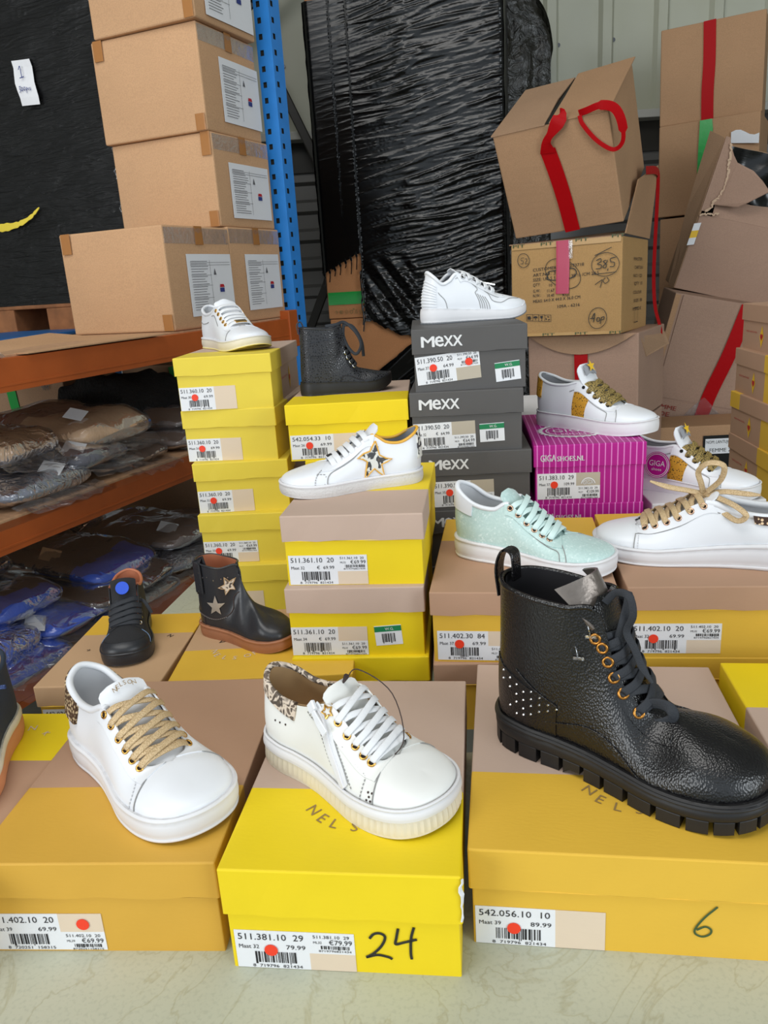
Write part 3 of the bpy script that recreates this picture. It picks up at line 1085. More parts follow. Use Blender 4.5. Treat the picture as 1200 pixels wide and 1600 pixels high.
# local axes of the rack: x = -RN, y = RD
for zt in (1.2255, .863, .485):
    m = MB()
    m.box(-.04, 0, -.6, 2.66, zt - .075, zt)
    m.box(.0, .0015, -.6, 2.66, zt - .062, zt - .056)
    be = m.build('beam', 'rack_orange', rack, bevel=.003)
    m = MB()
    m.box(-.045, .006, 2.605, 2.668, zt - .105, zt + .03)
    m.build('beam_connector', 'rack_orange', be, bevel=.003)
    m = MB()
    m.box(-.95, -.91, -.6, 2.66, zt - .075, zt)
    m.build('beam', 'rack_orange', rack, bevel=.003)
    m = MB()
    m.box(-.97, .0 if zt < 1.2 else -.03, -.6, 2.6, zt - .012 if zt > 1.2 else zt - .02, zt + .006)
    m.build('shelf_board', 'board', rack, bevel=.002)


def post(y0, back=False):
    """perforated upright: slotted web facing the camera, plain flange on the aisle side"""
    m = MB()
    xf = -.95 if back else 0
    a, b = xf - .06, xf
    y = y0
    pit = .05
    z = 0.0
    hx0, hx1 = a + .012, a + .026
    while z < 3.2:
        z1 = z + pit
        h0, h1 = z + .016, z + .034
        m.quad((a, y, z), (hx0, y, z), (hx0, y, z1), (a, y, z1))
        m.quad((hx1, y, z), (b, y, z), (b, y, z1), (hx1, y, z1))
        m.quad((hx0, y, z), (hx1, y, z), (hx1, y, h0), (hx0, y, h0))
        m.quad((hx0, y, h1), (hx1, y, h1), (hx1, y, z1), (hx0, y, z1))
        if not back:
            # slots of the aisle flange
            m.quad((b, y, z), (b, y + .014, z), (b, y + .014, z1), (b, y, z1))
            m.quad((b, y + .03, z), (b, y + .075, z), (b, y + .075, z1), (b, y + .03, z1))
            m.quad((b, y + .014, z), (b, y + .03, z), (b, y + .03, h0), (b, y + .014, h0))
            m.quad((b, y + .014, h1), (b, y + .03, h1), (b, y + .03, z1), (b, y + .014, z1))
        z = z1
    if back:
        m.quad((b, y, 0), (b, y + .075, 0), (b, y + .075, 3.2), (b, y, 3.2))
    m.quad((a, y + .075, 0), (a, y, 0), (a, y, 3.2), (a, y + .075, 3.2))
    p = m.build('upright_post', 'rack_blue', rack)
    q = MB()
    q.box(a + .004, b - .004, y + .006, y + .07, 0, 3.19)
    q.build('post_inner_shade', 'rack_dark', p)  # added dark box stands in for the shade inside the hollow post


post(2.67)
post(2.67, True)
m = MB()
for z0 in (.2, .9, 1.6, 2.3):
    m.ribbon([(-.06, 2.70, z0), (-.95, 2.70, z0 + .6)], (0, 1, 0), .035, .02)
m.build('brace', 'rack_dark', rack)

# dark cross braces of the next rack frame behind
t = thing('rack_frame', 'dark steel rack frame with diagonal braces beyond the blue post', 'rack', (-.38, 4.99, 0))
for a, b in (((-.50, 0, 2.63), (.42, 0, 3.3)), ((-.12, 0, 2.58), (.42, 0, 1.35)), ((-.07, 0, .94), (.24, 0, 1.59))):
    m = MB()
    m.ribbon([a, b], (0, -1, 0), .053, .02)
    m.build('brace', 'rack_dark', t)
for xx in (-.74, .53):
    m = MB()
    m.box(xx - .03, xx + .03, 0, .06, 0, 3.4)
    m.build('upright_post', 'rack_dark', t)

# cartons on the rack
KN = ['warm brown carton nearest on the rack shelf, right above the orange beam', 'brown carton right behind the nearest one, against the blue post', 'third carton up the stack beside the blue post',
      'large carton second from the top of the stack beside the blue post', 'topmost carton of the stack beside the blue post, cut by the frame edge']
KP = [(1.972, .028, 1.2325, .40, .335, .305), (2.312, .03, 1.2325, .40, .335, .31), (2.30, .042, 1.5435, .405, .34, .287), (2.285, .045, 1.8315, .41, .335, .307), (2.27, .03, 2.14, .40, .335, .30)]
SHEETS = [(.27, .97, .12, .73), (.24, .92, .12, .72), (.22, .93, .10, .70), (.30, 1.0, .12, .74), (.16, .96, .06, .72)]
for i, (tt, s, z, w, d, h) in enumerate(KP):
    p = rk(tt, s + w / 2, z)
    t, bo = carton(KN[i], p, (0, 0, R(YR + (.5 if i % 2 else -.7))), w, d, h, 'carton_warm', 'cartons stacked on the rack')
    u0, u1, v0, v1 = SHEETS[i]
    xx = w / 2 + .0045
    m = MB()
    m.slab([[(xx + .002, d * u0 + .002 * 0, h * v0), (xx + .002, d * u0, h * v1)], [(xx + .002, d * (u0 + u1) / 2, h * v0), (xx + .003, d * (u0 + u1) / 2, h * v1)], [(xx + .001, d * u1, h * v0), (xx + .001, d * u1, h * v1)]], .001)
    sh = m.build('shipping_sheet', 'label', t, label='white printed shipping sheet in a clear pouch')
    m = MB()
    L_ = d * (u1 - u0)
    H_ = h * (v1 - v0)
    o = np.array([xx + .0042, d * u0, h * v0])
    rd = random.Random(i)
    for q in range(20):
        v = H_ * (.1 + .82 * q / 20)
        a, b = L_ * .06, L_ * (.3 + .14 * rd.random())
        m.quad(o + Y * a + Z * v, o + Y * b + Z * v, o + Y * b + Z * (v + .0016), o + Y * a + Z * (v + .0016), 0)
        if q in (4, 9, 13, 17, 18):
            a, b = L_ * .05, L_ * .95 if q > 16 else L_ * .5
            v += .004
            m.quad(o + Y * a + Z * v, o + Y * b + Z * v, o + Y * b + Z * (v + .001), o + Y * a + Z * (v + .001), 0)
    m.quad(o + Y * L_ * .48 + Z * H_ * .08, o + Y * (L_ * .48 + .001) + Z * H_ * .08, o + Y * (L_ * .48 + .001) + Z * H_ * .9, o + Y * L_ * .48 + Z * H_ * .9, 0)
    m.add([o + Y * L_ * .55 + Z * H_ * .66, o + Y * (L_ * .55 + .014) + Z * H_ * .66, o + Y * (L_ * .55 + .007) + Z * (H_ * .66 + .02)], [(0, 1, 2)], 0)
    m.quad(o + Y * L_ * .66 + Z * H_ * .37, o + Y * L_ * .76 + Z * H_ * .37, o + Y * L_ * .76 + Z * H_ * .44, o + Y * L_ * .66 + Z * H_ * .44, 1)
    m.quad(o + Y * L_ * .66 + Z * H_ * .45, o + Y * L_ * .77 + Z * H_ * .45, o + Y * L_ * .75 + Z * H_ * .50, o + Y * L_ * .67 + Z * H_ * .50, 2)
    m.build('sheet_print', ['ink_pale', 'pen_blue', 'red_print'], sh)
    # brown tape tabs
    for pts in ([(-w / 2 + .03, -.0052, h), (-w / 2 + .03, -.006, h - .06)] if i != 2 else [(w / 2 - .02, -.004, h), (w / 2 - .02, -.005, h - .07)], [(w / 2 - .02, -.003, .05), (w / 2 - .02, -.002, .002)]):
        strip(t, pts, (0, -1, 0), .036, 'tape_brown')
    strip(t, [(xx, d * .5, h), (xx + .001, d * .5, h - .055)], (1, 0, 0), .04, 'tape_brown')
    strip(t, [(xx - .004, .004, h - .029), (xx + .0005, d * .5, h - .029), (xx - .004, d - .004, h - .029)], (1, 0, 0), .046, 'tape_clear', th=.001)

m = MB()
rnd = random.Random(5)
A = np.linspace(0, 1, 10)
m.slab([[(a * .44 - .22, b * .5 - .25, .0075 + .016 * (1 - a) ** 2 * b + .004 * math.sin(5 * a + 3 * b) * a * (1 - a) * 4) for b in A] for a in A], .003)
o = m.build('cardboard_sheet', 'carton_warm')
o.location = rk(1.62, .21, 1.2255)
o.rotation_euler = (0, 0, R(YR))
tag(o, 'loose flat brown cardboard sheet lying on the top rack shelf', 'cardboard')

# wrapped pallet at the left
t = thing('wrapped_pallet', 'tall pallet wrapped in matt black film with a white paper reading 1', 'pallet', rk(2.33, 1.0, 1.232), (0, 0, R(YR)))
m = MB()
A = np.linspace(0, 1, 40)


def wrapf(x, z, sc=1.0, amp=.012):
    a = noise.noise(Vector((x * 2.2, z * 16 * sc - x * 2.5, 3.1))) + .5 * noise.noise(Vector((x * 5, z * 42 * sc - x * 7, 9.7)))
    return amp * a


w, hh = 1.1, 1.6
DP = .3
m.grid([[(-w / 2 + w * a, wrapf(a * w, b * hh, 1, .006), .10 + hh * b) for b in A] for a in A])
m.grid([[(w / 2, DP * a, .10 + hh * b) for b in np.linspace(0, 1, 12)] for a in np.linspace(0, 1, 8)])
m.quad((-w / 2, 0, .10 + hh), (w / 2, 0, .10 + hh), (w / 2, DP, .10 + hh), (-w / 2, DP, .10 + hh))
m.build('wrapping_film', 'wrap_dull', t, smooth_=False)
# crinkled bright film edge
m = MB()
rnd = random.Random(3)
for q in range(60):
    z = .12 + 1.55 * rnd.random()
    x = w / 2 - .012 * rnd.random()
    ln = .012 + .03 * rnd.random()
    m.ribbon([(x, -.006, z), (x - .006 * rnd.random(), -.012, z + ln * .5), (x + .003, -.005, z + ln)], (0, -1, 0), .004, .002)
m.build('film_creases', 'film_bright', t, kind='stuff')
m = MB()
m.slab([[(.165 + .003 * math.sin(9 * b) + a * .085 - (b - .5) * .02, -.014 - .004 * math.sin(5 * b + a), .775 + b * .145 - a * .006) for b in np.linspace(0, 1, 7)] for a in np.linspace(0, 1, 4)], .0012)
pp = m.build('paper_note', 'label', t, label='white paper note with a handwritten 1 and 300 pcs')
m = MB()
m.strokes([[(-.012, .05), (-.002, .062), (.0, .02)], [(-.012, .018), (.012, .02)]], (.203, -.0215, .845), X, Z, .8, .003, -Y)
m.strokes([[(0, .02), (.008, .021), (.002, .012), (.008, .008), (0, .0)], [(.014, .003), (.011, .01), (.015, .017), (.019, .01), (.014, .003)], [(.026, .004), (.023, .01), (.027, .017), (.031, .01), (.026, .004)], [(.036, -.006), (.037, .012), (.042, .01), (.037, .004)], [(.050, .011), (.046, .007), (.050, .003)], [(.058, .012), (.054, .008), (.058, .004), (.054, .001)]], (.182, -.0215, .815), X, Z, .9, .0018, -Y)
m.build('handwriting', 'pen_blue', pp)
m = MB()
for q, x in enumerate((-.50, -.2, .1, .41)):
    m.box(x, x + .13, .0, DP, .0, .085)
m.box(-.55, .55, 0, DP, .085, .1)
m.build('wooden_pallet', 'wood', t, bevel=.004)
m = MB()
m.ribbon(smooth([(-.05, -.014, .385), (.05, -.018, .39), (.12, -.016, .41), (.17, -.014, .44)]), (0, -1, 0), [.02, .03, .026, .03, .022, .02, .022, .014, .02, .016, .014, .011, .014, .014, .008, .012, .009, .008, .004][:19], .003)
m.build('torn_yellow_strip', 'yellow_pale', t, label='torn gap showing yellow and white board')
ob = MB()
ob.box(-.2, .22, -.25, .25, 0, .012)
o = ob.build('plastic_slip_sheet', 'blue_plastic', bevel=.003)
o.location = rk(1.93, .72, 1.2315)
o.rotation_euler = (0, 0, R(YR))
tag(o, 'blue plastic sheet edge lying on the top rack shelf', 'sheet')

# ---------------------------------------------------------------- garment bags
def bag(label, tt, s, z, L, Wd, H, mats, seed, group='bagged garments on the rack shelves', yaw=0, tag_at=None, film_=True, tip=.07, split=None, fmat='film', rough=.012, tagm='label', tilt=0, lift=None, text=None):
    p = rk(tt, s, z)
    t = thing('garment_bag', label, 'garment bag', p, (0, R(tilt), R(YR + yaw)), group)

    def pil(sc, amp, fr, grow=0, nu=34, nv=26, sd=0, flat=2.6):
        P = []
        for i in range(nu + 1):
            x = -1 + 2 * i / nu
            x = math.copysign(abs(x) ** .85, x)
            pz = max(0, 1 - abs(x) ** 3.5) ** .5
            py = max(0, 1 - abs(x) ** 9) ** .25 * .9 + .1
            row = []
            for j in range(nv):
                ph = 2 * math.pi * j / nv
                y = math.copysign(abs(math.cos(ph)) ** .55, math.cos(ph)) * py
                zz = math.copysign(abs(math.sin(ph)) ** .9, math.sin(ph)) * pz
                q = Vector((x * L / 2 * sc, y * Wd / 2 * sc, zz * H / 2 * sc))
                n1 = noise.noise(Vector((q.x * fr * .6 + seed, q.y * fr * 1.3, q.z * fr * .5 + sd)))
                n2 = noise.noise(Vector((q.x * fr * 1.6 + q.y * 9 + seed, q.y * fr * 3.2, sd)))
                d = amp * (1.1 * n1 + .6 * n2)
                row.append((q.x + d * x * .6 + grow * x, q.y + d * y * .8 + grow * y, max(q.z + grow * (zz + .3 * (zz >= 0)) + (d * (.4 + abs(zz)) if zz > -.2 else 0) + (grow * .9 * noise.noise(Vector((q.x * 16 + q.y * 22 + seed, q.y * 40 - q.x * 9, 3))) if grow else 0), -H / 2 - grow)))
            P.append(row)
        return P
    m = MB()
    if split is not None:
        m.grid(pil(1, rough, 9), lambda c: 1 if c[0] > split + .04 * noise.noise(Vector((c[1] * 9, c[2] * 9, seed))) else 0, cv=True)
    else:
        m.grid(pil(1, rough, 9), 0, cv=True)
    m.build('garment', list(mats), t, smooth_=True)
    if film_:
        m = MB()
        P = pil(1.0, rough, 9, .006)
        m.grid(P, 0, cv=True)
        # flat sealed fin of the bag beyond the garment, at the aisle end
        A = np.linspace(-1, 1, 13)
        m.grid([[(L / 2 * (.93 + .12 * e) + tip * e * (1 - .35 * abs(b)) + .006 * math.sin(9 * b + seed), Wd * .47 * b * (1 - .12 * e), -H * .28 + .018 * noise.noise(Vector((b * 4 + seed, e * 3, 2))) - .015 * e) for b in A] for e in np.linspace(0, 1, 5)], 0)
        m.build('plastic_film', fmat, t, smooth_=True)
    if tag_at:
        tx, ty, tz, a = tag_at
        tz = H / 2 + .016
        m = MB()
        ca, sa = math.cos(R(a)), math.sin(R(a))
        Q = [[(tx + u * ca - v * sa, ty - .03 + u * sa * .5 + v * .95, tz - .012 + .42 * v - .25 * u + .003 * math.sin(60 * u)) for v in (-.022, 0, .022)] for u in (-.032, 0, .032)]
        m.slab(Q, .001)
        m.build('paper_tag', tagm, t)
    if text:
        m = MB()
        for s_, (tx, ty, tz) in text:
            m.text(s_, (tx, ty, tz), (.94, -.32, 0), (.2, .55, .8), .013, 0)
        m.build('bag_print', 'ink_white', t)
    return t


SH, SL = .869, .491
bag('brown and beige garment roll in a clear bag, topmost on the middle shelf', 1.72, .31, SH + .118, .56, .28, .105, ('cloth_brown', 'cloth_tan'), 1, split=.05, tag_at=(.2, -.05, .048, 20), yaw=-8)
bag('beige garment in a crumpled clear bag lying on the grey bags', 1.42, .27, SH + .118, .34, .22, .075, ('cloth_tan',), 2, fmat='film_bright', tip=.1)
bag('dark grey garment bag with white paper tag, second layer on the middle shelf', 1.585, .20, SH + .066, .38, .20, .06, ('cloth_grey',), 3, tag_at=(.13, -.02, .034, 25))
bag('blue-grey garment bag with white lettering at the shelf front', 1.40, .19, SH + .034, .36, .30, .066, ('cloth_bluegrey',), 4, tag_at=(.14, .06, .03, 20), text=[('WITH BRANDED', (.0, -.1, .034))], fmat='film_bright')
bag('beige garment bag under the crumpled one at the left end of the middle shelf', 1.24, .34, SH + .075, .34, .18, .07, ('cloth_beige',), 5)
bag('small pale grey garment bag at the lower left end of the middle shelf', 1.12, .09, SH + .026, .14, .12, .05, ('cloth_pale',), 6, fmat='film_bright')
bag('flat grey garment bag at the bottom, below the dark grey tagged one', 1.75, .2, SH + .024, .36, .24, .045, ('cloth_taupe',), 7)
bag('taupe garment bag lying at the far right end of the middle shelf', 2.03, .2, SH + .028, .38, .26, .05, ('cloth_taupe',), 8)
bag('dark brown-grey garment bag on top at the far right of the middle shelf', 2.08, .24, SH + .082, .40, .26, .055, ('cloth_taupe',), 9)
bag('further grey garment bag behind the far right pile of the middle shelf', 2.36, .22, SH + .03, .38, .26, .055, ('cloth_grey',), 10)
bag('heap of black fur garments behind the bags on the middle shelf', 2.13, .40, SH + .115, .34, .38, .22, ('fur',), 11, film_=False, rough=.035, group='loose garments on the rack')
bag('clear crumpled bag end hanging at the left end of the top shelf', 1.22, .1, 1.262, .12, .2, .06, ('cloth_pale',), 12, fmat='film_bright', group='bagged garments on the rack shelves')

bag('dark garment bag with royal blue end and a brown card tag on the lower shelf', 1.62, .26, SL + .125, .50, .26, .062, ('cloth_darkbrown', 'cloth_royal'), 20, split=.13, tag_at=(.02, -.05, .032, 30), tagm='carton_warm', tip=.05, tilt=4)
bag('grey-brown garment bag with a white tag at the right end of the lower shelf', 1.95, .24, SL + .105, .46, .30, .06, ('cloth_taupe',), 21, tag_at=(.14, -.03, .03, 15))
bag('charcoal garment bag below the white tagged one on the lower shelf', 1.93, .2, SL + .045, .44, .34, .055, ('cloth_grey',), 22, fmat='film_bright')
bag('flat dark brown garment bag in the middle of the lower shelf', 1.58, .18, SL + .072, .46, .32, .05, ('cloth_darkbrown',), 23)
bag('dark garment bag at the bottom of the lower shelf behind the navy high-top', 1.60, .16, SL + .024, .42, .34, .045, ('cloth_dark',), 24)
bag('dark brown fur garment bag at the left end of the lower shelf', 1.30, .22, SL + .125, .34, .22, .07, ('cloth_darkbrown', 'cloth_royal'), 25, split=.12)
bag('navy garment bag deep under the middle beam at the left', 1.25, .40, SL + .19, .40, .30, .08, ('cloth_navy',), 26)
bag('flat royal blue garment bag with a white tag on the lower shelf', 1.40, .17, SL + .06, .40, .26, .05, ('cloth_royal',), 27, tag_at=(.13, -.09, .028, 50), fmat='film')
bag('royal blue garment in crumpled clear plastic at the left of the lower shelf', 1.16, .14, SL + .07, .30, .20, .085, ('cloth_royal',), 28, fmat='film_bright', tip=.12)
bag('blue garment bag at the bottom left of the lower shelf', 1.19, .09, SL + .022, .30, .24, .042, ('cloth_blue',), 29)
bag('dark taupe garment bag at the bottom right of the lower shelf', 2.2, .2, SL + .04, .44, .30, .06, ('cloth_grey',), 30)
bag('navy garment bag deep on the lower shelf behind the brown card tag', 1.75, .62, SL + .12, .46, .44, .16, ('cloth_dark',), 31)

# cartons on the middle and lower shelf
t, bo = carton('pale brown carton with green tape at the back of the middle shelf', rk(2.12, .86, SH), (0, 0, R(YR + 4)), .36, .3, .2, 'carton_dull', 'cartons on the lower shelves')
strip(t, [(-.06, -.006, .2), (-.05, -.008, .1), (-.035, -.006, 0)], (0, -1, 0), .042, 'tape_green')
strip(t, [(-.09, -.004, .2), (-.088, -.006, .165)], (0, -1, 0), .012, 'tape_red')
strip(t, [(-.022, -.004, .2), (-.02, -.006, .175)], (0, -1, 0), .012, 'tape_red')
m = MB()
m.text('9M', (.09, -.009, .165), X, Z, .018)
m.build('carton_print', 'ink_pale', t)
t, bo = carton('brown carton behind the black fur on the middle shelf', rk(2.42, .44, SH), (0, 0, R(YR - 3)), .46, .16, .215, 'carton_dull', 'cartons on the lower shelves')
strip(t, [(.03, -.005, .21), (.05, -.007, .1), (.05, -.004, 0)], (0, -1, 0), .04, 'tape_green')
t, bo = carton('brown carton with a yellow corner at the far end of the lower shelf', rk(2.3, .42, SL), (0, 0, R(YR)), .5, .2, .2, 'carton_dull', 'cartons on the lower shelves')
strip(t, [(-.2, -.006, .16), (-.08, -.008, .165)], (0, -1, 0), .05, 'yellow')

# ---------------------------------------------------------------- cartons at the right, behind the tables
def D3(a, b, c):
    return (R(a), R(b), R(c))


GC = 'brown cartons piled at the rear'
# PIT marked carton
t, bo = carton('printed brown carton with a circled 38,5, under the tilted open carton', (.763, 3.155, 1.087), D3(-1.3, -.6, -30.5), .44, .452, .357, 'carton_yellow', GC)


def pp_(px, py, l=.0075):
    x = -.22 + (px - 80) * .00055
    yt = 100 - 60 * (px - 80) / 800
    bl = .006 * (1 - (2 * (x / .44)) ** 2)
    z = .357 - (py - yt) * .00053
    return np.array([x, -l - max(0, bl * (1 - (2 * z / .357 - 1) ** 2)) * 0 - .0, z])


tm = plain('yellowish_tape', '#b98f4f', 0.35)
for z0, z1 in ((.0, .012), (.337, .357)):
    tp = MB()
    tp.slab([[(-.215 + .43 * a, -.004 - .006 * (1 - (2 * a - 1) ** 2) * .4, z0 + (z1 - z0) * b) for b in (0, 1)] for a in np.linspace(0, 1, 9)], .0005)
    tape = tp.build('printed_tape', tm, t)
q = MB()
u = X; v = Z
for px, py in ((100, 120), (310, 104), (560, 78), (810, 54)):
    q = MB()
    q.text('PIT', pp_(px, py, .0085), u, v, .012, 0, .05)
    q.build('tape_print', 'pen_green', tape)
for px in (320, 560, 805):
    q = MB()
    q.text('PIT', (-.22 + (px - 80) * .00055, -.0085, .001), u, v, .010, 0, .05)
    q.build('tape_print', 'pen_green', tape)
q = MB()
for px, py, s, wd in ((250, 288, 'CUSTOMER PO : 0273718', 370), (250, 325, 'ART.NO.: 3351-04', 265), (250, 360, 'SIZE: UK 5 1/2 /EUR 38 \u00bd /CM 24.5', 475), (250, 400, 'QTY:', 55), (370, 395, '10', 22), (250, 440, 'G.W.:', 58), (355, 435, '11.67', 52), (470, 425, 'KGS', 48),
                       (250, 474, 'N.W.:', 58), (355, 470, '10.40', 52), (470, 462, 'KGS', 48), (250, 515, 'MEAS: 64.0 X 44.0 X 36.0 CM', 345), (432, 547, '109A - 6216', 160)):
    q.text(s, pp_(px, py), (1, 0, .045), Z, .0115, 0, wd * .00055)
# handling symbols
for i in range(4):
    o = pp_(197 + 46 * i, 650)
    a = .046 * .55
    for (x0, z0, x1, z1) in ((0, 0, a, .0015), (0, a, a, a + .0015), (0, 0, .0015, a), (a, 0, a + .0015, a + .0015)):
        q.quad(o + X * x0 + Z * z0, o + X * x1 + Z * z0, o + X * x1 + Z * z1, o + X * x0 + Z * z1)
    c = o + X * a / 2 + Z * a / 2
    if i == 0:
        q.add([c + X * a * p[0] + Z * a * p[1] for p in ((-.3, -.25), (.1, -.3), (.25, 0), (.1, .3), (-.1, .2), (-.3, .25))], [(0, 1, 2, 3, 4, 5)])
    if i == 1:
        A = np.linspace(0, math.pi, 9)
        q.add([c + X * a * .36 * math.cos(e) + Z * (a * .3 * math.sin(e)) for e in A], [tuple(range(9))])
        q.quad(c + X * -.001 - Z * a * .36, c + X * .001 - Z * a * .36, c + X * .001, c - X * .001)
    if i == 2:
        q.add([c + X * a * p[0] + Z * a * p[1] for p in ((-.22, .36), (-.14, .02), (-.03, -.06), (-.03, -.28), (-.18, -.36), (.18, -.36), (.03, -.28), (.03, -.06), (.14, .02), (.22, .36))], [tuple(range(9, -1, -1))])
    if i == 3:
        for e in range(3):
            r_ = lambda an, rad: c + X * a * rad * math.cos(R(an)) + Z * a * rad * math.sin(R(an))
            an = 90 + 120 * e
            q.add([r_(an - 50, .22), r_(an - 50, .36), r_(an, .36), r_(an + 22, .28), r_(an, .2)], [(0, 1, 2, 3, 4)])
# right side print
for i in range(7):
    q.text(['MASTER', 'CARTON', 'NO 123', 'QTY 10', 'COLOUR', 'SIZE 38', 'MADE'][i], (.2265, .17 + .012 * (i % 2), .27 - .032 * i), Y, Z, .012, 0, .15)
for (y0, z0, y1, z1) in ((.2, .03, .26, .033), (.2, .087, .26, .09), (.2, .03, .203, .09), (.257, .03, .26, .09)):
    q.quad((.2268, y0, z0), (.2268, y1, z0), (.2268, y1, z1), (.2268, y0, z1))
q.build('carton_print', 'ink', t)
q = MB()


def circ(cx, cy, rx_, ry_, rot=0, n=22, turn=1.05):
    return [(cx + rx_ * math.cos(a) * math.cos(rot) - ry_ * math.sin(a) * math.sin(rot), cy + rx_ * math.cos(a) * math.sin(rot) + ry_ * math.sin(a) * math.cos(rot)) for a in np.linspace(.4, .4 + 2 * math.pi * turn, n)]


def onp(lines):
    return [[(a, b) for a, b in ln] for ln in lines]


def hand(lines, wd=.0022):
    for ln in lines:
        q = MB()
        P = np.array([pp_(a, b, .009) for a, b in smooth(ln, 5)])
        q.ribbon(P, -Y, wd, .0006)
        q.build('handwriting', 'pen', t)


hand([circ(180, 208, 44, 50), circ(768, 235, 95, 80, -.2), circ(720, 610, 62, 75, .3), circ(470, 300, 135, 95, .5, 30)])
hand([[(185, 188), (165, 190), (162, 208), (178, 212), (172, 232), (158, 230)], [(192, 198), (203, 194), (205, 206), (192, 230), (212, 228)]], .002)
hand([[(705, 210), (735, 195), (738, 215), (715, 232), (742, 240), (735, 262), (705, 265)], [(775, 205), (755, 215), (775, 235), (770, 258), (752, 250), (775, 225), (782, 205)], [(790, 262), (782, 278)], [(838, 185), (805, 195), (805, 215), (830, 222), (825, 248), (800, 250)]], .003)
hand([[(680, 305), (845, 285)], [(695, 175), (810, 118)], [(735, 395), (750, 340)], [(700, 375), (750, 338)], [(770, 325), (755, 345), (770, 365), (795, 345), (780, 322)]], .0024)
hand([[(680, 610), (700, 575), (690, 640)], [(668, 615), (700, 612)], [(720, 605), (712, 625), (728, 632), (735, 610), (720, 605)], [(748, 600), (738, 650)], [(745, 605), (765, 598), (760, 618), (745, 622)]], .003)
hand([[(368, 285), (545, 262), (545, 325), (368, 345), (368, 285)]], .0035)
strip(t, [(-.005, -.0095, .3585), (-.004, -.0125, .27), (-.006, -.0125, .16)], (0, -1, 0), .052, plain('pinkish_red_tape', '#b5184a', .35))
strip(t, [(.0255, -.011, .357), (.0265, -.0125, .29)], (0, -1, 0), .016, 'tape_clear')
flap(t, [(-.225, -.004, .36), (.215, -.004, .36), (.222, .16, .385), (-.21, .16, .372)], .004, 'carton_dull')
flap(t, [(.222, .02, .365), (.222, .45, .36), (.245, .47, .645), (.24, .13, .56)][::-1], .004, 'carton', label='open board flap standing upright')
strip(t, [(.252, .22, .60), (.256, .40, .615), (.248, .475, .58), (.243, .478, .35), (.243, .472, .2), (.255, .46, .08), (.285, .44, -.03), (.25, .44, -.11)], (1, -.3, 0), [.03] * 37 + [.045] * 6, 'tape_red', label='loose hanging red tape')

# tilted carton on top
t, bo = carton('open brown carton tilted backwards with loose red tape loops', (.768, 3.132, 1.478), D3(26.4, -4, -29), .416, .50, .394, 'carton', GC)
flap(t, [(-.212, -.004, .397), (-.012, -.004, .397), (-.02, .25, .402), (-.01, .505, .397), (-.212, .505, .397)], .004, 'carton_dull')
flap(t, [(.004, -.004, .399), (.212, -.004, .397), (.216, .53, .41), (-.002, .53, .402), (.006, .25, .403)], .004, 'carton')
m = MB()
m.quad((-.02, -.001, .3945), (.012, -.001, .3945), (.012, .5, .3945), (-.02, .5, .3945))
m.build('flap_gap_shade', 'void', t)  # black strip stands in for the shade in the gap between the flaps
strip(t, [(.02, -.0075, 0), (.012, -.011, .12), (.0, -.012, .22), (-.016, -.010, .31)], (0, -1, 0), .056, 'tape_red')
strip(t, [(-.016, -.0135, .30), (-.012, -.02, .34), (.012, -.022, .37), (.04, -.018, .40), (.05, -.006, .415), (.04, .02, .41)], (0, -1, .3), [.056, .054, .05, .045, .04, .036, .032, .03, .028, .026, .026, .028, .032, .036, .04, .044, .048, .05, .05, .05, .05, .05, .045, .04, .04, .04, .04, .04, .04, .04, .04][:31], 'tape_red', label='twisted loose red tape end')
strip(t, [(.11, .0, .405), (.14, -.012, .412), (.19, -.018, .42), (.232, -.015, .40), (.25, -.018, .35), (.245, -.02, .29), (.21, -.02, .27), (.16, -.018, .31), (.12, -.012, .37), (.112, -.006, .40)], (.2, -1, .2), [.022] * 12 + [.030] * 15 + [.014] * 28, 'tape_red', label='open loop of red tape')

# carton below the PIT one
t, bo = carton('plain brown carton with vertical red tape under the printed carton', (.845, 3.19, .73), D3(0, -1, -32), .454, .45, .352, 'carton_grey', GC, bulge=.012)
strip(t, [(.0, -.008, .353), (.004, -.018, .2), (.012, -.012, .02)], (0, -1, 0), .055, 'tape_red')
A = np.linspace(0, 1, 13)
m = MB()
m.slab([[(-.215 + .43 * a, -.008 - .009 * (1 - (2 * a - 1) ** 2) - .002 * b, .35 - b * .075 * (1 - (2 * a - 1) ** 2) * 1.0) for b in (0, 1)] for a in A], .001)
m.build('sagging_flap', 'carton_dull', t)
flap(t, [(.225, .01, .35), (.225, .44, .33), (.26, .40, .27), (.235, .1, .25)][::-1], .004, 'carton_dull')
for i in range(2):
    carton(['plain carton at the floor below the printed carton', 'plain carton between the floor carton and the red taped one'][i], (.845, 3.19, .015 + .356 * i), D3(0, 0, -32), .45, .45, .355, 'carton_grey', GC, n=4)

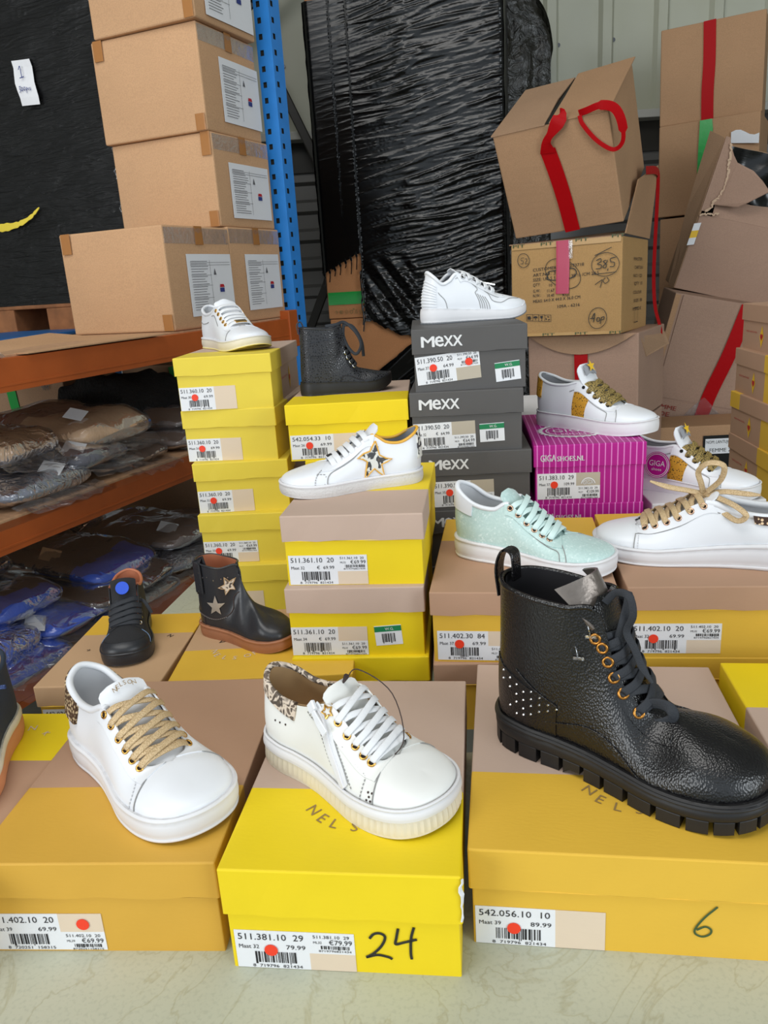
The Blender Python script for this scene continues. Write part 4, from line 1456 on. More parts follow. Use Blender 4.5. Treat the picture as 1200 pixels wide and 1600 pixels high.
# tall stack at the far right
S4 = [(1.803, 4.388, 2.028, .489, .454, -27.5), (1.775, 4.305, 1.573, .480, .446, -31), (1.79, 4.30, 1.123, .47, .441, -31), (1.79, 4.30, .57, .48, .55, -30), (1.79, 4.30, .015, .48, .553, -30)]
NM = ['top carton of the tall far right stack, red tape down its front', 'second carton down the tall far right stack, green tape on its front', 'third carton down the tall far right stack, half hidden by the torn carton',
      'fourth carton down the far right stack, hidden behind the leaning carton', 'floor carton carrying the tall far right stack']
for i, (x, y, z, w, h, a) in enumerate(S4):
    t, bo = carton(NM[i], (x, y, z), D3(0, -1.2, a), w, .4, h, 'carton', GC)
    if i == 0:
        strip(t, [(-.012, -.0065, h), (-.008, -.0125, h * .6), (-.012, -.012, h * .3), (-.01, -.0065, 0)], (0, -1, 0), .058, 'tape_red')
        flap(t, [(-.02, .2, h + .003), (.25, .2, h + .003), (.25, .4, h + .07), (-.02, .4, h + .06)], .004, 'carton_dull')
    if i == 1:
        m = MB()
        m.slab([[(-.04, -.008, h - .002), (.018, -.008, h - .002)], [(-.041, -.0105, h - .06), (.024, -.011, h - .05)], [(-.043, -.0115, h - .12), (.02, -.012, h - .09)], [(-.045, -.013, h - .2), (-.01, -.013, h - .16)], [(-.046, -.013, h - .3), (-.04, -.013, h - .27)]][::-1], .0015)
        m.build('tape', 'tape_green', t)
        m = MB()
        m.slab([[(.11 + a * .13, -.014 - .012 * a, h - .13 - .02 * a + b * .05 + .012 * math.sin(a * 6) * b) for b in (0, 1)] for a in np.linspace(0, 1, 7)], .001)
        m.build('paper_scrap', 'label', t, label='white torn paper scrap')

# torn carton, leaning
t = thing('torn_carton', 'torn open brown carton with a ragged hole and black liner, leaning at the right', 'carton', (1.77, 3.905, 1.142), D3(8, 15.1, -8), GC)
w, h, d = .58, .68, .25
hc = .345
A = np.linspace(0, 1, 9)
m = MB()
m.slab([[(-w / 2 + w * a, -.006 * math.sin(math.pi * b) * math.sin(math.pi * a), hc * b) for b in A] for a in A], .004)
m.build('front_panel', 'carton_grey', t)
m = MB()
# left side wall, bottom, right wall, rear wall
m.slab([[(-w / 2, d * (1 - a), h * b - .02 * a * b) for b in A] for a in A], .004)
m.slab([[(w / 2, d * a, h * b) for b in A] for a in A], .004)
m.slab([[(-w / 2 + w * a, d * (1 - b), 0) for b in A] for a in A], .004)
m.slab([[(w / 2 - w * a, d, h * .97 * b) for b in A] for a in A], .004)
m.build('board', 'carton_dull', t)
m = MB()
nA = np.linspace(0, 1, 24)
m.slab([[(-w / 2 + .012 + (w - .024) * a, .075 + .03 * noise.noise(Vector((a * 6, b * 6, 1))) + .03 * b, .02 + (h - .05) * b) for b in nA] for a in nA], .004)
m.build('black_liner', 'wrap', t, smooth_=True)
# ragged remains of the upper panel
def rag(y0, pts, mat, name, th=.0045, lab=None):
    P = [(-w / 2 + a * w, y0 + c, b * h) for a, b, c in pts]
    return flap(t, P, th, mat, name, label=lab)
rag(-.002, [(0, .53, 0), (.03, .53, 0), (.075, .56, -.002), (.06, .60, 0), (.10, .63, -.002), (.115, .70, -.004), (.11, .78, -.004), (.08, .85, -.002), (.07, .92, -.002), (.055, .96, 0), (.03, 1.0, 0), (.0, 1.0, 0)], 'carton_grey', 'torn_panel')
rag(-.006, [(.06, .585, 0), (.115, .588, -.01), (.25, .60, -.03), (.31, .64, -.045), (.43, .73, -.06), (.36, .78, -.05), (.275, .83, -.03), (.143, .86, -.01), (.10, .90, -.004), (.055, .955, -.002), (.075, .87, -.002), (.108, .78, -.003), (.11, .69, -.003), (.085, .63, -.003)], 'carton_grey', 'torn_flap', lab='outer paper torn loose and folded forward')
m = MB()
m.slab([[(-w / 2 + w * a, -.001 + .035 * b, hc + .09 * b - .012 * a * b + .006 * math.sin(a * 13) * b) for b in np.linspace(0, 1, 4)] for a in np.linspace(.1, 1, 14)], .004)
m.build('folded_panel', 'carton_grey', t)
rg = random.Random(8)
m = MB()
for pth in ([(.03, .535), (.075, .565), (.06, .60), (.10, .63), (.115, .70), (.11, .78), (.08, .85), (.07, .92), (.045, .97)], [(.005, .50), (.05, .515), (.10, .52), (.15, .54)]):
    P = []
    for q in range(len(pth) - 1):
        for e in range(6):
            f = e / 6
            P.append((-w / 2 + w * (pth[q][0] * (1 - f) + pth[q + 1][0] * f) + rg.uniform(-.004, .004), -.009 - rg.random() * .003, h * (pth[q][1] * (1 - f) + pth[q + 1][1] * f) + rg.uniform(-.004, .004)))
    m.ribbon(P, (0, -1, 0), [rg.uniform(.005, .013) for _ in P], .002)
m.build('torn_edge', 'carton_torn', t, label='pale frayed board edge')
flap(t, [(-w / 2 - .004, .0, 0), (-w / 2 - .004, .0, h * .99), (-w / 2 - .06, .08, h * 1.02), (-w / 2 - .045, .10, h * .5), (-w / 2 - .02, .06, .0)], .004, 'carton_dull')
m = MB()
m.slab([[(-w / 2 - .012 + a * .03, -.008 - .003 * a, .20 + b * .10 + a * .01) for b in (0, .33)] for a in (0, 1)], .001)
m.slab([[(-w / 2 - .012 + a * .03, -.008 - .003 * a, .20 + b * .10 + a * .01) for b in (.66, 1)] for a in (0, 1)], .001)
ps = m.build('sticker', 'label', t)
m = MB()
m.slab([[(-w / 2 - .012 + a * .03, -.0085 - .003 * a, .20 + b * .10 + a * .01) for b in (.33, .66)] for a in (0, 1)], .001)
m.build('yellow_band', 'yellow_print', ps)
o = None
# leaning carton below it
t, bo = carton('leaning brown carton with slanting red tape and red handwriting, under the torn carton', (1.585, 3.80, .52), D3(4.5, 12.4, -8), .575, .28, .635, 'carton_grey', GC)
hh = .635
flap(t, [(-.285, -.006, .004), (.285, -.006, .004), (.285, -.006, .128), (-.285, -.006, .130)], .003, 'carton_grey')
flap(t, [(-.25, -.006, .142), (.287, -.006, .140), (.287, -.006, .63), (-.25, -.006, .63)], .003, 'carton_grey')
flap(t, [(-.287, -.006, .142), (-.262, -.006, .142), (-.262, -.006, .63), (-.287, -.006, .63)], .003, 'carton')
strip(t, [(-.012, -.0105, .02), (.0, -.0125, .2), (.03, -.014, .4), (.05, -.012, .63)], (0, -1, 0), .066, 'tape_red')
strip(t, [(-.05, -.0125, .004), (-.02, -.0125, .07), (.03, -.0125, .14)], (0, -1, 0), .13, 'tape_clear')
q = MB()
for s_, x, z, s in (('FEMME', -.245, .09, .021), ('20E', -.225, .055, .021), ('TSCHER', -.262, .02, .021)):
    q.text(s_, (x, -.0105, z), (1, 0, -.02), Z, s, 0, .022 * len(s_))
q.build('handwriting', 'pen_red', t)


def note_label(t, x, y, z, w, h):
    m = MB()
    m.slab([[(x + w * a, y, z + h * b) for b in (0, 1)] for a in (0, 1)], .001)
    lb = m.build('paper_label', 'label', t)
    q = MB()
    q.text('NOM: LANTUJOUL', (x + .004, y - .001, z + h * .62), X, Z, h * .2, 0, w * .92)
    q.text('FEMME 2', (x + .02, y - .001, z + h * .12), X, Z, h * .24, 0, w * .7)
    q.build('label_print', 'pen', lb)


note_label(t, .10, -.0105, .03, .14, .075)
t, bo = carton('brown carton with a black and white paper label, low behind the pink tagged sneaker', (1.50, 3.46, 0), D3(0, 0, -4), .46, .27, .62, 'carton', GC)
note_label(t, -.02, -.0085, .49, .135, .07)
m = MB()
m.slab([[(-.03 + .155 * a, -.0072, .35 + .225 * b) for b in (0, 1)] for a in (0, 1)], .001)
m.build('black_label', 'wrap', t)
carton('floor carton carrying the leaning carton', (1.66, 3.83, 0), D3(0, 0, -8), .50, .3, .40, 'carton_grey', GC, n=4)

# ---------------------------------------------------------------- black wrapped pallet in the middle
t = thing('wrapped_pallet', 'tall pallet in shiny creased black stretch film, torn open at its lower left corner', 'pallet', (.223, 4.055, 0), D3(0, 0, -11))
rj = random.Random(4)


def zlow(x):
    j = .012 * noise.noise(Vector((x * 60, 1, 1))) + .02 * noise.noise(Vector((x * 17, 5, 1)))
    if x < -.262:
        return 1.385 + (x + .47) * .47 + j
    if x < 0:
        return 1.15 + (x + .256) * -.43 + j
    return 1.04 + j


def ztop(x):
    return 2.60 if x < -.34 else 2.9


xs = list(np.linspace(-.468, -.263, 34)) + list(np.linspace(-.255, .458, 110))
nz = 400
P = []
for x in xs:
    row = []
    a, b = zlow(x), ztop(x)
    for i in range(nz + 1):
        z = a + (b - a) * i / nz
        k_ = min(1, max(.12, (x + .36) / .25))
        v_ = z - .19 * x - .03 * noise.noise(Vector((x * 3, z * 4, 8)))
        rid = lambda n_: (1 - min(1, abs(n_) * 2.6)) ** 4
        f = rid(noise.noise(Vector((x * 1.3, v_ * 15, 2)))) + .8 * rid(noise.noise(Vector((x * 2.4 + 3, v_ * 31, 7)))) + .6 * rid(noise.noise(Vector((x * 3.5, (z - .12 * x) * 52, 3)))) + .5 * noise.noise(Vector((x * 3, z * 6, 11)))
        k_ *= .35 + .65 * min(1, max(0, .5 + .9 * noise.noise(Vector((x * 2.1, z * 2.3, 21))) + .5 * x))
        y = -.0085 * f * k_
        fl = max(0, 1 - ((x + .12) / .16) ** 2) * max(0, 1 - abs(z - 1.22) / .24)
        if fl > 0:
            y += -.05 * fl * (.5 + noise.noise(Vector(((x + .25) * 14 + (z - 1.4) * 10, (z + x) * 4, 5))))
        rnd_ = max(0, abs(x) - .44) / .03
        y += .02 * rnd_ ** 2
        row.append((x, y, z))
    P.append(row)
m = MB()
m.grid(P)
m.build('wrapping_film', 'wrap', t, smooth_=True)
m = MB()
P = []
for x in np.linspace(-.47, .46, 60):
    zt = .70 + max(0, min(1, (x + .47) / .47)) ** 1 * .34 + .01 * noise.noise(Vector((x * 30, 2, 2)))
    P.append([(x, -.012 - .03 * noise.noise(Vector(((x - z) * 9, (z + .75 * -x) * 18, 4))), z) for z in np.linspace(.16, zt, 60)])
m.grid(P)
m.build('lower_film', 'wrap', t, smooth_=True, label='slack black film around the lower cartons')
m = MB()
for sx in (-.468, .462):
    m.grid([[(sx + .004 * noise.noise(Vector((a * 5, b * 30, sx))), .01 + .78 * a, (1.38 if sx < 0 else .16) + (1.22 if sx < 0 else 2.74) * b) for b in np.linspace(0, 1, 60)] for a in np.linspace(0, 1, 10)])
m.grid([[(-.468 + .93 * a, .79, .16 + 2.74 * b) for b in (0, 1)] for a in (0, 1)])
m.quad((-.33, .0, 2.9), (.46, 0, 2.9), (.46, .79, 2.9), (-.33, .79, 2.9))
m.build('side_film', 'wrap_dull', t)
m = MB()
for i in range(9):
    x, z = -.262 + .01 * rj.random(), 1.16 + .3 * i / 9
    m.ribbon(smooth([(x, -.01, z), (x - .014 * rj.random(), -.022, z - .02), (x - .008, -.026, z - .05 - .04 * rj.random())]), (0, -1, 0), [.012] * 6 + [.006] * 7, .0015)
for i in range(7):
    x = -.46 + .2 * i / 7
    z = zlow(x)
    m.ribbon(smooth([(x, -.008, z + .01), (x + .01, -.02, z - .015), (x + .005, -.022, z - .03 - .05 * rj.random())]), (0, -1, 0), [.012] * 6 + [.005] * 7, .0015)
m.build('film_shreds', 'wrap', t)
m = MB()
for yy in (0, .33, .66):
    m.box(-.46, .46, yy + .02, yy + .12, 0, .14)
m.build('pallet_base', 'wood', t)


def inpal(x, y, z):
    a = R(-11)
    return (.223 + x * math.cos(a) - y * math.sin(a), 4.055 + x * math.sin(a) + y * math.cos(a), z)


GP = 'cartons showing through the torn black film'
t, bo = carton('orange-brown carton with green tape showing through the torn black film', inpal(-.205, .02, 1.163), D3(0, 0, -11), .50, .4, .40, 'carton_orange', GP)
strip(t, [(-.245, -.004, .10), (0, -.0105, .10), (.2, -.006, .10)], (0, -1, 0), .062, 'tape_green')
q = MB()
for i in range(7):
    q.text(['↑↑', 'O', '©', '♂', '∆', 'III', 'C'][i], (-.215 + .026 * i, -.0075, .022), X, Z, .018)
q.build('carton_print', 'ink_brown', t)
carton('lower orange-brown carton below the torn black film', inpal(-.15, .02, .76), D3(0, 0, -11), .60, .4, .40, 'carton_orange', GP)
carton('bottom orange-brown carton of the wrapped pallet', inpal(-.15, .03, .15), D3(0, 0, -11), .60, .4, .60, 'carton_orange', GP, n=4)
carton('orange-brown carton sticking out above the black wrapped film', inpal(-.33, .02, 2.55), D3(0, 0, -11), .25, .3, .4, 'carton_orange', GP)

# dark wrapped pallet behind
t = thing('wrapped_pallet', 'olive black wrapped pallet half hidden behind the shiny black one', 'pallet', (.86, 4.78, 0), D3(0, 0, 3))
m = MB()
prof = [(-.2, .12), (.21, .12), (.215, 1.2), (.215, 2.3), (.222, 2.535), (.12, 2.76), (-.2, 2.78)]
Pf = smooth(prof, 10)
rows = []
for y in np.linspace(0, .36, 14):
    rows.append([(p[0] + .012 * noise.noise(Vector((p[1] * 6, y * 9, 2))), y + .02 * noise.noise(Vector((p[0] * 8, p[1] * 7, y * 3))), p[1]) for p in Pf])
m.grid(rows)
fr = []
for b in np.linspace(0, 1, 50):
    z = .12 + 2.66 * b
    xr = .215 if z < 2.535 else .222 - (z - 2.535) * .46
    fr.append([(-.2 + (xr + .2) * a, .02 * noise.noise(Vector(((a + z) * 5, (z - a * .6) * 7, 0))) + .01 * noise.noise(Vector(((a - z) * 14, z * 12, 0))), z) for a in np.linspace(0, 1, 30)])
m.grid(np.array(fr).transpose(1, 0, 2))
m.build('wrapping_film', 'wrap_olive', t, smooth_=True)
m = MB()
m.box(-.19, .2, .03, .34, .1, 2.5)
m.build('load', 'void', t)
m = MB()
m.box(-.2, .2, 0, .36, 0, .1)
m.build('pallet_base', 'wood', t)


# ---------------------------------------------------------------- shoes
BK = [(1.0, 0), (.975, .086), (.91, .143), (.81, .170), (.68, .171), (.54, .145), (.42, .125), (.30, .118), (.17, .118), (.06, .09), (.0, 0)]


def ringify(A):
    A = [np.array(a, float) for a in A]
    o = list(A)
    for a in A[-2:0:-1]:
        b = a.copy()
        if len(b) > 1:
            b[1] *= -1
        o.append(b)
    return np.array(o)


def crr(P, u):
    n = len(P)
    k_ = int(math.floor(u))
    t = u - k_
    a, b, c, d = P[(k_ - 1) % n], P[k_ % n], P[(k_ + 1) % n], P[(k_ + 2) % n]
    return .5 * (2 * b + (c - a) * t + (2 * a - 5 * b + 4 * c - d) * t * t + (3 * b - a - 3 * c + d) * t ** 3)


def unit(v):
    return v / (np.linalg.norm(v) + 1e-12)


LOW = [(.885, 0, .175), (.87, 0, .179), (.83, 0, .188), (.765, 0, .202), (.715, .085, .202), (.60, .10, .268), (.455, .10, .36), (.32, .112, .315), (.175, .106, .305), (.055, .08, .345), (.005, 0, .375)]


class Shoe:
    def __init__(s, label, cat, x, y, z, yaw, L, top=LOW, st=(.13, .10), W=1.0, name='sneaker', group='single display shoes on the boxes', mats=None, spring=.02, slim=1.0, pinch=None, toe=1.0, vis=1):
        s.L, s.st, s.W, s.spring = L, st, W, spring
        s.vis = vis          # +1: the left (y+) side faces the viewer, -1 the right
        s.t = thing(name, label, cat, (x, y, z), (0, 0, R(yaw)), group)
        s.mt = dict(upper='leather_white', sole='rubber_white', lining='lining_white', collar='leather_white', lace='lace_white', eye='eye_gold', tongue='leather_white', insole='lining_white')
        s.mt.update(mats or {})
        b = [(bx, by * W, 0) for bx, by in BK]
        B_ = []
        for bx, by, _ in b:
            B_.append((bx, by, s.soletop(bx) - .012))
        s.b = ringify(B_)
        c = ringify(top)
        s.c = c
        p1, p2 = [], []
        slope = (c[3][2] - c[0][2]) / (c[3][0] - c[0][0])
        for i in range(20):
            k_ = i if i <= 10 else 20 - i
            bb, cc = s.b[i], c[i]
            h = cc[2] - bb[2]
            hv = bb - cc
            hv[2] = 0
            cen = np.array([.5, 0, 0])
            out = unit(np.array([bb[0] - .5, bb[1] * 2.2, 0]))
            if k_ <= 3:
                q1 = bb + np.array([0, 0, h * (.62 if k_ < 2 else .58) * toe]) + out * .012
                q2 = cc + hv * (.5 if k_ < 2 else .55) + np.array([0, 0, slope * hv[0] * .5])
            elif k_ <= 6:
                q1 = bb + np.array([0, 0, h * .5]) + out * .012
                q2 = cc + hv * .42 + np.array([0, 0, -h * .12])
            else:
                q1 = bb + np.array([0, 0, h * .4]) + out * (.014 if k_ < 10 else .02)
                q2 = cc + hv * .1 + np.array([0, 0, -h * .38]) + out * .01
            if pinch and k_ >= 4:
                q1 = bb + np.array([0, 0, h * .22]) + out * .012
                q2 = cc + np.array([0, 0, -h * (.55 if k_ >= 6 else .3)]) + hv * (pinch if k_ > 6 else .2)
            p1.append(q1)
            p2.append(q2)
        s.p1, s.p2 = np.array(p1), np.array(p2)

    def soletop(s, x):
        a, b = s.st
        sp = s.spring * max(0, (x - .75) / .25) ** 2
        return a + (b - a) * min(1, max(0, (x - .1) / .6)) + sp * .8

    def solebot(s, x):
        return s.spring * max(0, (x - .75) / .25) ** 2

    def U(s, u):
        """index on the visible side -> ring parameter"""
        return u if s.vis > 0 else 20 - u

    def S(s, u, t):
        b, p1, p2, c = (crr(q, u % 20) for q in (s.b, s.p1, s.p2, s.c))
        k_ = u % 20
        if k_ < 3.0 or k_ > 17.0:
            c = c.copy()
            c[1] = 0
        P = (1 - t) ** 3 * b + 3 * t * (1 - t) ** 2 * p1 + 3 * t * t * (1 - t) * p2 + t ** 3 * c
        return (P - np.array([.5, 0, 0])) * s.L

    def Nn(s, u, t):
        e = .02
        du = s.S(u + e, t) - s.S(u - e, t)
        t0, t1 = max(0, t - e), min(1, t + e)
        dt = s.S(u, t1) - s.S(u, t0)
        return unit(np.cross(du, dt))

    def loc(s, x, y, z):
        return np.array([(x - .5) * s.L, y * s.L, z * s.L])

    def upper(s, nu=120, nt=14, mat=None):
        m = MB()
        us = np.linspace(0, 20, nu + 1)[:-1]
        P = np.array([[s.S(u, t) for t in np.linspace(0, 1, nt)] for u in us])
        m.grid(P, 0, cu=True)
        s.up = m.build('upper', mat or s.mt['upper'], s.t, smooth_=True, weld=s.L * .004)
        return s.up

    def patch(s, name, u0, u1, t0, t1, mat, off=.0012, nu=20, nt=8, parent=None, label=None, th=.0018, smooth_=True):
        f0 = t0 if callable(t0) else (lambda a: t0)
        f1 = t1 if callable(t1) else (lambda a: t1)
        m = MB()
        P = []
        for a in np.linspace(0, 1, nu):
            row = []
            for b in np.linspace(0, 1, nt):
                u = u0 + (u1 - u0) * a
                t = f0(a) + (f1(a) - f0(a)) * b
                row.append(s.S(u, t) + s.Nn(u, t) * off)
            P.append(row)
        P = np.array(P)
        if u1 < u0:
            P = P[::-1]
        m.slab(P, th)
        return m.build(name, mat, parent or s.t, smooth_=False if not smooth_ else True, label=label)

    def path(s, pts, off=.001):
        q = smooth([(a, b) for a, b in pts], 7)
        return [s.S(u, t) + s.Nn(u, t) * off for u, t in q], [s.Nn(u, t) for u, t in q]

    def line(s, name, paths, w, th, mat, off=.0006, parent=None, dash=False):
        for pts in paths:
            m = MB()
            P, N_ = s.path(pts, off)
            m.ribbon(P, N_, w, th, 0)
            o = m.build(name, mat, parent or s.up)
        return o

    def sole(s, bands, grow=.014):
        """bands: list of (name, f0, f1, off0, off1, mat, ribs)"""
        L = s.L
        us = np.linspace(0, 20, 161)[:-1]
        for name, f0, f1, o0, o1, mat, ribs in bands:
            rows = []
            ne = 5
            for j in range(ne + 1):
                f = f0 + (f1 - f0) * j / ne
                row = []
                for iu, u in enumerate(us):
                    b = crr(s.b, u)
                    db = crr(s.b, u + .05) - crr(s.b, u - .05)
                    out = unit(np.array([db[1], -db[0], 0]))
                    if out @ np.array([b[0] - .5, b[1] * 3, 0]) < 0:
                        out = -out
                    o = o0 + (o1 - o0) * j / ne + grow + .004 * math.sin(math.pi * j / ne)
                    if ribs and 0 < j < ne:
                        o += ribs * (1 if int(iu) % 2 else -1)
                    if j == 0 or j == ne:
                        o -= .003
                    p = b + out * o
                    zb, zt = s.solebot(b[0]), s.soletop(b[0])
                    p[2] = zb + (zt - zb) * f
                    row.append((p - np.array([.5, 0, 0])) * L)
                rows.append(row)
            m = MB()
            G = np.array(rows).transpose(1, 0, 2)
            m.grid(G[::-1] if False else G, 0, cu=True)
            n = len(us)
            for rr, rev in ((0, True), (ne, False)):
                ring = [G[i][rr] for i in range(n)]
                c = np.mean(ring, 0)
                half = n // 2
                # cap as a strip across the width
                o = len(m.v)
                m.v += [tuple(p) for p in ring]
                for i in range(half - 1):
                    a, b2, c2, d = i, i + 1, n - 1 - i - 0, n - i
                    f = (i % n, (i + 1) % n, (n - i - 1) % n, (n - i) % n)
                    f = tuple(dict.fromkeys(f))
                    m.f.append(tuple(o + q for q in (f if rev else f[::-1])))
                    m.m.append(0)
            m.build(name, mat, s.t, smooth_=True, weld=1e-5, bevel=.0012)

    def inside(s, u0=5.4, th=.02, mat=None, depth=0.0):
        L = s.L
        m = MB()
        P = []
        for u in np.linspace(u0, 20 - u0, 60):
            c = crr(s.c, u).copy()
            b = crr(s.b, u).copy()
            ci = c + unit(np.array([.36 - c[0], -c[1] * 1.6, 0])) * th * .8
            bi = np.array([.5 + (b[0] - .5) * .9, b[1] * .82, s.soletop(b[0]) + .012])
            row = []
            for t in np.linspace(0, 1, 8):
                p = ci * (1 - t) + bi * t
                # follow the outer wall, a shell thickness inside it
                q = s.S(u, 1 - t) / L + np.array([.5, 0, 0])
                q = q + unit(np.array([.40 - q[0], -q[1] * 1.6, 0])) * th
                w_ = .75
                p = np.array([q[0] * w_ + p[0] * (1 - w_), q[1] * w_ + p[1] * (1 - w_), p[2]])
                row.append((p - np.array([.5, 0, 0])) * L)
            P.append(row)
        m.grid(P, 0)
        m.build('lining', mat or s.mt['lining'], s.t, smooth_=True)
        m = MB()
        G = []
        for x in np.linspace(.02, .9, 22):
            hw = np.interp(x, [q[0] for q in BK[::-1]], [q[1] for q in BK[::-1]]) * .84 * s.W
            G.append([s.loc(x, hw * e, s.soletop(x) + .014 + .004 * e * e) for e in np.linspace(-1, 1, 7)])
        m.grid(np.array(G)[::-1], 0)
        m.build('insole', s.mt['insole'], s.t, smooth_=True)

    def collar(s, r=.013, mat=None, u0=6.0, name='collar', flat=1.0):
        P = []
        for u in np.linspace(u0, 20 - u0, 70):
            c = crr(s.c, u).copy()
            c += unit(np.array([.36 - c[0], -c[1] * 1.6, 0])) * r * .55
            c[2] -= r * .25
            P.append((c - np.array([.5, 0, 0])) * s.L)
        m = MB()
        m.tube(P, r * s.L, 10)
        return m.build(name, mat or s.mt['collar'], s.t, smooth_=True)

    def tongue(s, pts=None, mat=None, hw=(.085, .10, .105, .10), th=.016, name='tongue', arch=.02):
        pts = pts or [(.765, .19), (.68, .226), (.58, .283), (.47, .358), (.40, .43)]
        C = smooth([np.array(p) for p in pts], 6)
        P = []
        n = len(C)
        for i, p in enumerate(C):
            a = i / (n - 1)
            w = np.interp(a, np.linspace(0, 1, len(hw)), hw)
            if a > .9:
                w *= math.sqrt(max(.05, 1 - ((a - .9) / .1) ** 2 * .75))
            tg = unit(np.array(C[min(i + 1, n - 1)]) - np.array(C[max(i - 1, 0)]))
            nr = np.array([tg[1], -tg[0]]) * -1
            if nr[1] < 0:
                nr = -nr
            P.append([s.loc(p[0] - nr[0] * arch * e * e, w * e, p[1] - nr[1] * arch * e * e) for e in np.linspace(-1, 1, 9)])
        m = MB()
        m.slab(np.array(P)[::-1], th * s.L * .5)
        s.tg = m.build(name, mat or s.mt['tongue'], s.t, smooth_=True, bevel=.0012)
        return s.tg

    def eyelets(s, us, t=.9, r=.0042, rr=.0011, mat=None, sides=(1, -1), name='eyelet'):
        me = None
        for sg in sides:
            for u in us:
                uu = u if sg > 0 else 20 - u
                c, n = s.S(uu, t), s.Nn(uu, t)
                m = MB()
                m.torus(c + n * .0016, n, r * .78, rr, 0)
                m.disc(c + n * .0006, n, r * .72, .0009, 1, 12)
                m.build(name, [mat or s.mt['eye'], 'hole'], s.t, smooth_=True)

    def ep(s, u, sg, t=.9):
        uu = u if sg > 0 else 20 - u
        return s.S(uu, t), s.Nn(uu, t)

    def laces(s, us, w=.008, th=.0018, style='cross', t=.9, mat=None, arch=.16, lift=.003, skip_top=False):
        m = MB()

        def over(a, b, lf=0.0, ar=arch):
            (pa, na), (pb, nb) = a, b
            mid = (pa + pb) / 2
            um = unit(na + nb)
            g = np.linalg.norm(pb - pa)
            C = [pa - na * .0015, pa + na * (.0035 + lf) + (mid - pa) * .14, pa * .62 + mid * .38 + um * (g * ar * .75 + lift + lf), mid + um * (g * ar + lift + lf), pb * .62 + mid * .38 + um * (g * ar * .75 + lift + lf), pb + nb * (.0035 + lf) + (mid - pb) * .14, pb - nb * .0015]
            ups = [na, na, unit(na + um), um, unit(nb + um), nb, nb]
            m.ribbon(smooth(C, 5), smooth(ups, 5), w, th)
        for i in range(len(us)):
            if style == 'bars':
                over(s.ep(us[i], 1, t), s.ep(us[i], -1, t))
            else:
                if i == 0:
                    over(s.ep(us[0], 1, t), s.ep(us[0], -1, t))
                if i < len(us) - 1:
                    over(s.ep(us[i], 1, t), s.ep(us[i + 1], -1, t), 0)
                    over(s.ep(us[i], -1, t), s.ep(us[i + 1], 1, t), .0022)
        s.lc = m.build('lace', mat or s.mt['lace'], s.t, smooth_=True)
        return s.lc

    def eyestay(s, u0=3.25, u1=6.15, t0=.6, mat=None, off=.0012, both=True, front=True):
        f = (lambda a: t0 - .12 * (1 - a) ** 3) if not callable(t0) else t0
        for sg in ((1, -1) if both else (s.vis,)):
            a, b = (u0, u1) if sg > 0 else (20 - u0, 20 - u1)
            s.patch('eyestay', a, b, f, 1.0, mat or s.mt['upper'], off, 26, 7)

    def star(s, name, u, t, rad, mat, off=.0014, rot=0, parent=None, inner=.42, label=None, rim=None, rimw=.0022):
        e = .05
        uu = s.U(u)
        du = s.S(uu + e, t) - s.S(uu - e, t)
        dt = s.S(uu, t + e) - s.S(uu, t - e)
        lu, lt = np.linalg.norm(du) / (2 * e), np.linalg.norm(dt) / (2 * e)

        def pt(r, a, o):
            x, y = r * math.cos(a), r * math.sin(a)
            sgn = 1
            a_, b_ = uu + sgn * x / lu, t + y / lt
            b_ = min(max(b_, 0), 1)
            return s.S(a_, b_) + s.Nn(a_, b_) * o
        m = MB()
        rs = [(rad if i % 2 == 0 else rad * inner) for i in range(10)]
        an = [math.pi / 2 + rot + i * math.pi / 5 for i in range(10)]
        rings = [[pt(r * f, a, off) for r, a in zip(rs, an)] for f in (.02, .3, .55, .8, 1.0)]
        # subdivide edges for conformity
        G = []
        for f in (.02, .3, .55, .8, 1.0):
            row = []
            for i in range(10):
                x0, y0 = rs[i] * math.cos(an[i]), rs[i] * math.sin(an[i])
                j = (i + 1) % 10
                x1, y1 = rs[j] * math.cos(an[j]), rs[j] * math.sin(an[j])
                for g in (0, .5):
                    x, y = x0 + (x1 - x0) * g, y0 + (y1 - y0) * g
                    row.append(pt(f * math.hypot(x, y), math.atan2(y, x), off))
            G.append(row)
        m.grid(np.array(G), 0, cv=True)
        o = m.build(name, mat, parent or s.t, smooth_=True, label=label)
        if rim:
            m = MB()
            row = [np.array(p) for p in G[-1]]
            m.tube(row + [row[0]], rimw / 2, 6)
            m.build('star_edging', rim, o)
        return o

    def toe_seam(s, u=3.3, mat='thread_grey'):
        pass

    def welt(s, mat, f=.98, r=.004, grow=.014):
        us = np.linspace(0, 20, 121)[:-1]
        P = []
        for u in us:
            b = crr(s.b, u)
            db = crr(s.b, u + .05) - crr(s.b, u - .05)
            out = unit(np.array([db[1], -db[0], 0]))
            if out @ np.array([b[0] - .5, b[1] * 3, 0]) < 0:
                out = -out
            p = b + out * grow
            p[2] = s.solebot(b[0]) + (s.soletop(b[0]) - s.solebot(b[0])) * f
            P.append((p - np.array([.5, 0, 0])) * s.L)
        m = MB()
        m.tube(P, r * s.L, 6, closed=True)
        return m.build('welt', mat, s.t, smooth_=True)


